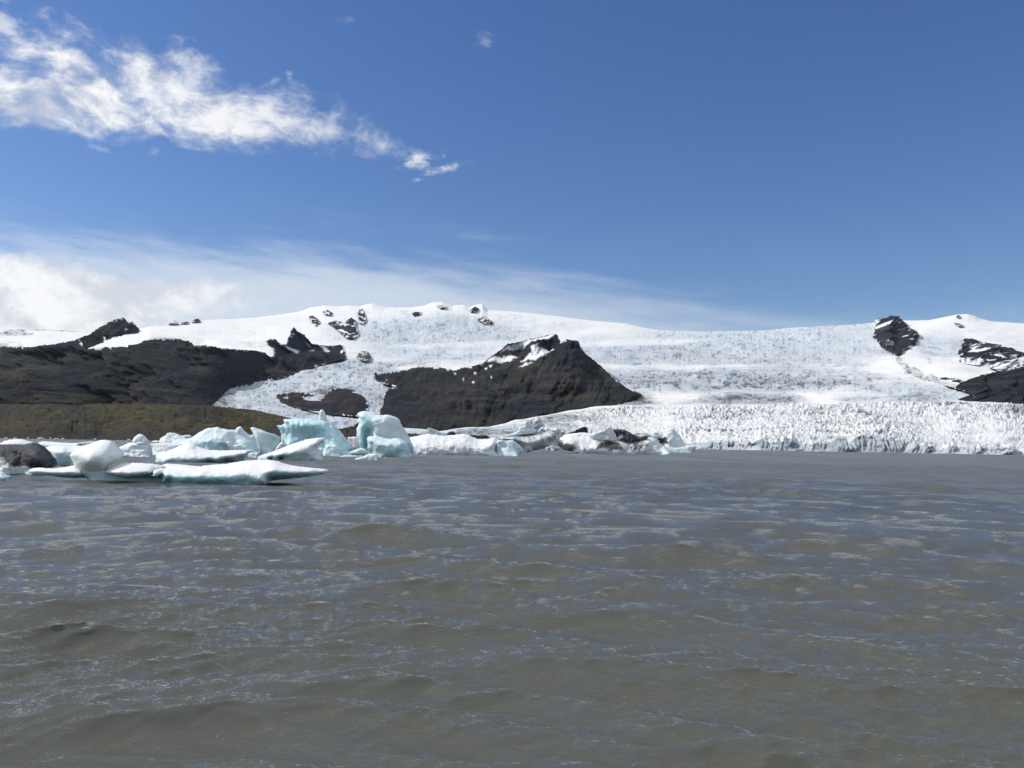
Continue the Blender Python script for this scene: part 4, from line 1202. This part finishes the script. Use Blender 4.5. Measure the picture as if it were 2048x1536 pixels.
berg('iceberg', 'white wedge floe with an upturned beak, in front of the jagged fan berg', 921.5, 600, [
    dict(poly=c6((1045, 652), (1090, 632), (1150, 610), (1230, 585), (1300, 560), (1380, 525), (1450, 498), (1530, 475), (1600, 450), (1680, 436), (1750, 430), (1822, 428), (1828, 440), (1800, 470), (1765, 500), (1738, 524), (1732, 545), (1760, 565), (1790, 590), (1798, 620), (1795, 650), (1762, 692), (1600, 697), (1450, 694), (1360, 688), (1320, 660), (1280, 692), (1240, 680), (1200, 664), (1100, 668)),
         t=1.5, r=0.25, base=0.6, crease=c6((1200, 640, 1.0), (1350, 630, 1.5), (1450, 590, 1.6), (1550, 560, 1.6), (1650, 530, 1.3), (1730, 500, 0.8)), ctrl=c6((1500, 500, 0.45), (1600, 640, 1.1), (1700, 620, 1.0), (1450, 650, 1.3)), noise=0.035, nscale=0.9, back=1.3, blue=0.03, lowblue=0.2)])
# jagged fan
berg('iceberg', 'jagged blue-green fan-shaped berg with a toothed left edge', 912, 660, [
    dict(name='ice_body', poly=[*c6((1270, 292), (1300, 285), (1335, 282), (1362, 266), (1352, 238), (1345, 220), (1365, 216), (1400, 218), (1450, 210), (1500, 208), (1550, 214), (1580, 224), (1610, 216), (1660, 212), (1700, 222), (1740, 232), (1790, 232), (1830, 245), (1860, 268), (1880, 284), (1905, 290), (1940, 330), (1962, 370), (1985, 402), (2010, 440), (2030, 470), (2048, 490)), *c7((190, 490), (225, 525), (268, 572), (240, 598), (200, 612), (80, 640), (0, 645)), *c6((1700, 655), (1500, 640), (1260, 620), (1250, 570), (1290, 510), (1330, 470), (1318, 430), (1322, 390), (1310, 345), (1285, 315))],
         t=2.4, r=0.3, base=1.0, crease=c6((1380, 250, 0.8), (1500, 240, 0.9), (1660, 240, 0.9), (1800, 260, 0.7)), ctrl=c6((1400, 400, 0.5), (1500, 360, 0.9), (1700, 380, 0.75), (1650, 460, 0.5), (1820, 400, 1.5), (1900, 380, 1.0), (1400, 500, 1.3), (1980, 500, 1.8), (1550, 470, 0.8), (1920, 480, 2.1)), noise=0.035, nscale=1.0, back=2.0, blue=0.72, cuts=0.03),
    dict(name='ice_foot', poly=c6((1785, 612), (1800, 585), (1820, 545), (1835, 522), (1870, 512), (1900, 515), (1930, 510), (1955, 512), (1970, 535), (1995, 545), (2005, 590), (2000, 645), (1900, 655), (1800, 650)), t=0.9, r=0.4, base=0.7, noise=0.08, nscale=0.8, push=-1.6, back=1.0, blue=0.32),
    dict(name='ice_toe', poly=[*c6((1255, 590), (1260, 545), (1290, 510), (1320, 480), (1325, 440), (1345, 445), (1370, 490), (1400, 520), (1360, 560), (1300, 600))], t=0.7, r=0.3, base=0.7, noise=0.08, push=-1.0, back=1.5, blue=0.12)])
berg('iceberg', 'tall grey pointed ice fin standing behind the jagged fan berg', 910.5, 670, [
    dict(poly=[*c6((1745, 300), (1748, 215), (1752, 150), (1765, 115), (1782, 101), (1800, 112), (1815, 135), (1832, 175), (1845, 215), (1862, 250)), *c7((25, 250), (60, 290), (95, 330), (130, 370), (165, 415), (200, 462), (225, 495), (252, 535), (255, 590), (100, 600)), *c6((1745, 560))], t=0.8, r=0.3, base=1.4, noise=0.025, nscale=1.2, back=1.0, push=3.0, blue=0.12, ctrl=c6((1800, 200, 0.25)))])
# tall blue berg
berg('iceberg', 'tall blue berg with a hollowed left side and a low block in front', 914.5, 790, [
    dict(name='ice_tower', poly=c7((308, 168), (318, 150), (335, 138), (368, 128), (440, 130), (480, 138), (505, 150), (530, 162), (600, 172), (660, 166), (720, 185), (760, 200), (785, 215), (800, 245), (815, 280), (850, 330), (880, 378), (905, 432), (930, 488), (953, 540), (948, 580), (930, 610), (905, 630), (700, 650), (500, 640), (400, 620), (345, 560), (335, 510), (322, 450), (300, 408), (306, 370), (303, 325), (322, 290), (325, 268), (310, 240), (330, 205)),
         t=2.2, r=0.35, base=1.0, crease=c7((350, 190, 1.2), (400, 270, 1.6), (345, 300, 1.2), (340, 400, 1.2), (350, 480, 1.3)), ctrl=c7((500, 300, 1.75), (490, 380, 1.6), (520, 220, 1.5), (430, 350, -0.2), (425, 440, -1.1), (410, 520, -1.0), (700, 330, 0.9), (800, 430, 0.5), (650, 230, 0.9), (880, 500, 0.3), (620, 420, 1.5)), noise=0.02, nscale=1.5, back=2.2, blue=lambda x, y: 0.22 + 0.78 * blob(x, y, 733, 872, 13, 34), lowblue=0.15),
    dict(name='ice_block', poly=c7((420, 440), (430, 420), (455, 408), (495, 412), (500, 385), (512, 370), (535, 395), (570, 415), (620, 432), (660, 440), (700, 442), (740, 434), (780, 436), (830, 458), (860, 475), (885, 500), (900, 550), (912, 600), (900, 635), (850, 652), (700, 657), (560, 645), (480, 625), (450, 580), (425, 550), (432, 500)), t=1.5, r=0.4, base=0.8, crease=c7((460, 470, 1.3), (560, 480, 1.5), (680, 490, 1.55), (800, 500, 1.4)), noise=0.05, nscale=0.9, push=-1.5, back=1.5, blue=0.45, lowblue=0.2),
    dict(name='ice_foot', poly=c7((195, 615), (240, 585), (300, 560), (340, 545), (372, 545), (400, 560), (432, 590), (455, 618), (440, 632), (300, 630)), t=1.0, r=0.4, base=0.7, noise=0.05, push=-1.2, back=1.2, blue=0.30)])
berg('ice_chunk', 'crumbled white ice heap at the foot of the tall blue berg', 919.8, 735, [
    dict(poly=c7((275, 672), (320, 655), (385, 640), (410, 622), (440, 615), (480, 615), (505, 608), (530, 618), (542, 650), (540, 680), (400, 686)), t=0.6, r=0.2, base=0.7, noise=0.14, nscale=0.4, back=0.6)], cat='ice floe')
berg('ice_chunk', 'low strip of brash ice left of the crumbled heap', 914, 702, [
    dict(poly=c7((105, 640), (160, 628), (300, 630), (400, 636), (390, 645), (200, 648)), t=0.7, r=0.15, base=0.7, noise=0.1, nscale=0.4, back=0.8)], cat='ice floe')
berg('ice_chunk', 'scattered low brash right of the crumbled heap', 916.8, 768, [
    dict(poly=c7((540, 670), (570, 660), (620, 655), (660, 660), (670, 668), (560, 676)), t=0.4, r=0.12, base=0.7, noise=0.15, nscale=0.3, back=0.5)], cat='ice floe')
# long white floe behind
berg('iceberg', 'long gritty white floe right of the tall blue berg, with a blue broken end', 910.5, 920, [
    dict(name='ice_body', poly=c7((200, 425), (260, 418), (400, 430), (700, 440), (890, 425), (940, 418), (1000, 408), (1060, 392), (1120, 388), (1180, 392), (1240, 398), (1300, 405), (1370, 400), (1440, 394), (1500, 386), (1545, 385), (1585, 398), (1625, 420), (1665, 438), (1710, 450), (1760, 450), (1810, 442), (1850, 432), (1882, 434), (1905, 455), (1915, 500), (1910, 625), (1700, 630), (1400, 622), (1100, 615), (900, 608), (600, 600), (300, 560), (210, 550)),
         t=4.0, r=0.35, base=1.0, crease=c7((900, 520, 3.0), (1100, 480, 2.9), (1300, 490, 3.1), (1500, 480, 3.0), (1700, 520, 3.2), (1850, 500, 3.1)), noise=0.07, nscale=1.6, back=3.0, blue=0.0, dirt_shade=lambda x, y: 0.12 + 0.14 * blob(x, y, 905, 885, 60, 18)),
    dict(name='ice_end', poly=[*c7((1895, 470), (1910, 455), (1950, 452), (2000, 468), (2030, 458)), *c8((40, 395), (90, 392), (130, 392), (165, 420), (200, 450), (215, 475), (232, 496), (200, 515), (150, 545), (60, 548), (-20, 546)), *c7((1905, 632))], t=2.2, r=0.4, base=0.9, noise=0.06, nscale=1.0, push=0.0, back=3.0, blue=0.42)])
berg('iceberg', 'small blue ice shard poking up behind the long gritty floe', 893.5, 868, [
    dict(poly=c7((1105, 318), (1118, 313), (1150, 322), (1190, 335), (1222, 346), (1250, 362), (1280, 376), (1285, 420), (1120, 430), (1122, 370)), t=2.5, r=0.6, base=0.8, noise=0.04, back=3.0, blue=0.55)], )
berg('ice_chunk', 'dark grit-covered lump behind the long gritty floe', 894, 904, [
    dict(poly=c7((1300, 440), (1325, 395), (1340, 372), (1370, 358), (1400, 356), (1425, 368), (1440, 400), (1450, 440)), t=2.0, r=0.8, base=0.8, noise=0.1, back=2.0, dirt_shade=0.85)], cat='ice floe')
berg('ice_chunk', 'flat black grit-covered ice ridge behind the right end of the long gritty floe', 893.5, 960, [
    dict(poly=c7((1560, 425), (1590, 392), (1640, 396), (1700, 405), (1760, 398), (1800, 410), (1830, 440), (1560, 445)), t=2.0, r=0.4, base=0.8, noise=0.08, back=2.0, dirt_shade=0.95)], cat='ice floe')
berg('ice_chunk', 'white floe piece above the blue broken end of the long floe', 894, 1010, [
    dict(poly=[*c7((1940, 420), (1975, 395), (2010, 380)), *c8((20, 300), (60, 290), (120, 300), (140, 345), (60, 370), (-40, 372))], t=2.0, r=0.4, base=0.8, noise=0.08, back=2.0, dirt_shade=0.1)], cat='ice floe')
# grey slab with blue horn
berg('iceberg', 'tilted grey slab with a blue ice horn on its back and a dark undercut', 905.5, 1055, [
    dict(name='ice_slab', poly=c8((-30, 372), (0, 356), (80, 356), (160, 356), (230, 352), (300, 346), (360, 334), (420, 316), (470, 304), (510, 308), (540, 324), (552, 345), (535, 375), (505, 398), (482, 420), (480, 442), (440, 470), (330, 492), (240, 504), (225, 470), (190, 440), (130, 398), (0, 396)), t=2.6, r=0.3, base=0.6, sink=0.3,
         crease=c8((60, 388, 1.4), (180, 400, 2.0), (300, 405, 2.4), (420, 380, 2.4), (500, 365, 1.8)), ctrl=c8((330, 460, 1.2), (440, 440, 1.0), (250, 480, 1.3)), noise=0.05, nscale=1.6, back=2.2, blue=0.08, lowblue=0.35, dirt_shade=lambda x, y: 0.36 * sstep(-(y - (884 - 0.10 * (x - 1040))), -9, 3) + 0.06),
    dict(name='ice_horn', poly=c8((30, 356), (60, 340), (100, 330), (150, 318), (175, 295), (190, 270), (215, 258), (240, 250), (244, 212), (262, 195), (282, 204), (300, 216), (312, 240), (320, 262), (340, 280), (356, 302), (350, 318), (300, 330), (220, 340), (120, 356), (60, 362)), t=1.2, r=0.5, base=0.3, sink=-1.6, noise=0.04, push=1.2, back=1.6, blue=0.30)])
berg('iceberg', 'grey gritty ice pyramid behind the blue ice horn', 897, 1080, [
    dict(poly=c8((120, 350), (165, 300), (200, 270), (238, 250), (270, 225), (300, 204), (330, 190), (342, 168), (365, 156), (385, 166), (402, 190), (420, 220), (440, 258), (452, 275), (470, 340), (300, 360)), t=2.5, r=0.3, base=0.8, crease=c8((345, 200, 1.2), (360, 260, 2.0)), noise=0.05, nscale=2.0, back=2.5, dirt_shade=lambda x, y: 0.34 + 0.4 * (1 - sstep(x, 1060, 1074)))])
berg('ice_chunk', 'heap of white ice rubble between the grey slab and the long dirty berg', 901, 1108, [
    dict(poly=c8((370, 300), (400, 268), (440, 262), (500, 285), (560, 270), (600, 290), (640, 310), (620, 380), (600, 440), (560, 480), (470, 490), (440, 470)), t=1.6, r=0.5, base=0.8, noise=0.22, nscale=1.0, back=2.0, dirt_shade=0.26)], cat='ice floe')
# large dirty berg
berg('iceberg', 'long white berg streaked with black grit, with a sharp white fin on top', 908, 1230, [
    dict(name='ice_body', poly=c8((562, 440), (568, 405), (585, 372), (620, 345), (660, 330), (720, 325), (760, 320), (830, 318), (870, 325), (950, 328), (1050, 340), (1150, 360), (1220, 398), (1260, 400), (1330, 385), (1400, 372), (1455, 362), (1490, 368), (1525, 382), (1555, 415), (1580, 442), (1610, 452), (1640, 480), (1668, 512), (1640, 532), (1540, 536), (1430, 532), (1300, 532), (1200, 527), (1000, 520), (900, 516), (780, 506), (700, 500), (620, 488), (595, 470)),
         t=5.0, r=0.5, base=0.85, crease=c8((620, 440, 3.6), (750, 460, 4.4), (900, 470, 4.5), (1100, 480, 4.4), (1300, 470, 4.4), (1430, 440, 4.2), (1530, 460, 2.6)), ctrl=c8((760, 380, 1.8), (900, 390, 2.0), (1050, 430, 2.2), (1200, 420, 2.4), (1450, 400, 2.0)), noise=0.06, nscale=2.2, back=3.5, blue=0.0, lowblue=0.1,
         dirt_shade=lambda x, y: 0.10 + 0.85 * blob(x, y, 1217, 890, 20, 8) + 0.75 * blob(x, y, 1118, 885, 7, 12) + 0.30 * blob(x, y, 1285, 889, 24, 14) + 0.35 * blob(x, y, 1255, 893, 30, 9) + 0.3 * blob(x, y, 1150, 899, 30, 3)),
    dict(name='ice_fin', poly=c8((860, 345), (920, 322), (970, 305), (1010, 295), (1040, 275), (1062, 262), (1070, 246), (1082, 262), (1100, 292), (1118, 320), (1132, 345), (1142, 392), (1100, 405), (980, 395), (900, 370)), t=1.4, r=0.3, base=0.3, sink=-1.5, noise=0.05, push=1.4, back=2.0, blue=0.02, dirt_shade=0.06),
    dict(name='grit_ridge', poly=c8((1095, 285), (1130, 282), (1180, 284), (1215, 292), (1250, 304), (1290, 330), (1330, 352), (1370, 358), (1430, 348), (1445, 370), (1400, 388), (1300, 405), (1200, 410), (1140, 395), (1130, 345), (1112, 310)), t=1.5, r=0.4, base=0.3, sink=-1.2, noise=0.10, push=2.0, back=2.2, dirt_shade=lambda x, y: 0.72 - 0.5 * blob(x, y, 1236, 876, 14, 4))])
berg('ice_chunk', 'black grit-covered ice block behind the left end of the streaked berg', 899, 1160, [
    dict(poly=c8((620, 350), (650, 328), (700, 310), (735, 300), (745, 288), (780, 272), (810, 265), (825, 258), (848, 266), (858, 290), (866, 340), (700, 380), (640, 380)), t=2.0, r=0.4, base=0.8, noise=0.14, nscale=1.4, back=2.5, dirt_shade=1.0)], cat='ice floe')
berg('iceberg', 'pale blue-topped berg with a dark notch at the right end of the ice row', 905.2, 1355, [
    dict(name='ice_body', poly=c8((1270, 340), (1280, 322), (1350, 312), (1450, 308), (1530, 300), (1600, 296), (1650, 280), (1682, 274), (1712, 300), (1740, 330), (1765, 360), (1788, 400), (1800, 432), (1815, 470), (1800, 515), (1660, 520), (1560, 500), (1400, 420)), t=4.0, r=0.5, base=0.9, crease=c8((1620, 370, 2.6), (1680, 400, 3.0), (1740, 420, 3.0)), ctrl=c8((1400, 350, 0.6), (1500, 350, 1.0), (1590, 410, 0.4), (1680, 320, 0.9)), noise=0.05, nscale=1.8, back=3.5, blue=0.10, dirt_shade=lambda x, y: 0.95 * blob(x, y, 1326, 882, 6, 8, 0.4) + 0.1),  # dark of the notch is painted into the colour over a shallow dent
    dict(name='ice_foot', poly=c8((1580, 455), (1600, 446), (1650, 462), (1700, 468), (1760, 462), (1815, 455), (1840, 445), (1880, 446), (1905, 450), (1910, 470), (1895, 490), (1850, 515), (1740, 520), (1660, 520), (1600, 500)), t=1.6, r=0.5, base=0.7, noise=0.05, nscale=1.5, push=-1.2, back=2.5, blue=0.28, lowblue=0.2)])
# calved ice at the glacier front
for lab, yw, xw, poly, bl in (
        ('white calved ice block with a sloping side against the glacier cliff', 899.8, 1580, c4((132, 1278), (140, 1250), (165, 1225), (200, 1215), (225, 1190), (240, 1200), (247, 1240), (248, 1280)), 0.15),
        ('low strip of white brash at the foot of the blue cave in the glacier cliff', 904, 1770, c4((775, 1290), (800, 1270), (880, 1260), (895, 1240), (930, 1245), (960, 1258), (1010, 1268), (1080, 1285), (1090, 1300), (900, 1298)), 0.1),
        ('blue calved block with two peaks at the glacier front', 906.5, 1915, c4((1395, 1300), (1400, 1275), (1450, 1262), (1458, 1230), (1500, 1240), (1530, 1210), (1560, 1232), (1575, 1262), (1580, 1305)), 0.5),
        ('pale blue calved block with a ragged top at the glacier front', 907.6, 1980, c4((1660, 1308), (1680, 1270), (1700, 1240), (1740, 1235), (1780, 1225), (1815, 1250), (1825, 1310)), 0.35),
        ('wedge of pale green-blue ice at the right edge of the glacier front', 909.5, 2030, c4((1900, 1315), (1960, 1300), (2000, 1285), (2048, 1262), (2130, 1240), (2200, 1290), (2200, 1322)), 0.55)):
    berg('iceberg', lab, yw, xw, [dict(poly=poly, t=4.0, r=1.5, base=0.8, noise=0.12, nscale=3.0, back=5.0, blue=bl, step_px=1.2)], group='calved ice at the glacier front')

# tiny ice bits on the far shore line, all alike
bits = [(12, 876, 4, 1.5), (30, 876.4, 5, 1.2), (56, 876.6, 2, 2.5), (82, 877, 9, 2.4), (101, 877, 2, 3.5), (112, 877.3, 7, 1.3), (126, 877.6, 4, 1.2), (190, 878.6, 3, 2.2), (258, 880, 5, 1.8)]
for k, (bx, by, w, h) in enumerate(bits):
    berg('ice_chunk', 'tiny white ice bit on the far shoreline below the moraine bank', by + 0.8, bx, [dict(poly=[(bx - w, by + 1), (bx - w * .6, by - h * .5), (bx - w * .1, by - h), (bx + w * .5, by - h * .6), (bx + w, by + 1)], t=0.8, r=0.4, base=0.6, noise=0.08, back=0.8, step_px=0.8)], cat='ice floe', group='tiny ice bits on the far shoreline', d=560)
# brash drifting by the near bergs
for lab, bx, by, w, h in (('brash ice crumb at the beak end of the wedge floe', 600, 921.5, 7, 2.6), ('flat brash crumb at the tip of the wedge floe', 588, 921, 5, 1.8), ('small clear ice crumb adrift right of the flat floe', 706, 941.5, 2, 1.6),
                          ('white crumb washed against the dark grit-covered berg', 106, 933.5, 8, 5), ('thin white crumb behind the left arm of the flat floe', 135, 930, 6, 1.6), ('brash crumb in front of the crumbled berg', 256, 916.5, 5, 2), ('rounded brash crumb below the crumbled berg', 290, 916.8, 5, 2.4),
                          ('brash crumb between the flat floe and the wedge floe', 612, 923.5, 6, 1.8), ('small ice crumb floating ahead of the long gritty floe', 842, 911.5, 5, 1.4)):
    berg('ice_chunk', lab, by, bx, [dict(poly=[(bx - w, by + .6), (bx - w * .7, by - h * .5), (bx - w * .1, by - h), (bx + w * .5, by - h * .7), (bx + w, by + .4)], t=0.3, r=0.15, base=0.5, noise=0.12, nscale=0.3, back=0.3, step_px=0.8, sink=0.2, blue=0.05)], cat='ice floe')


# ------------------------------------------------------------------ thin clear-day air
def build_haze():
    x0, x1, y0, y1, z0, z1 = -14500, 14500, -14500, 14500, -9000, 2600
    v = [(x, y, z) for z in (-30.0, 2600.0) for x, y in ((x0, y0), (x1, y0), (x1, y1), (x0, y1))]
    q = [(0, 3, 2, 1), (4, 5, 6, 7), (0, 1, 5, 4), (1, 2, 6, 5), (2, 3, 7, 6), (3, 0, 4, 7)]
    m = bpy.data.materials.new('air')
    m.use_nodes = True
    t = Nodes(m.node_tree)
    t.n.clear()
    pv = t.new('ShaderNodeVolumePrincipled')
    pv.inputs['Color'].default_value = (0.62, 0.80, 1.0, 1)
    pv.inputs['Density'].default_value = 0.8e-5
    pv.inputs['Anisotropy'].default_value = 0.2
    t.l.new(pv.outputs[0], t.new('ShaderNodeOutputMaterial').inputs['Volume'])
    o = link('haze', make_mesh('haze', v, quads=np.array(q), smooth=False), m)
    tag(o, 'thin pale blue air over the lagoon and the glacier', None, None, 'stuff')


build_haze()
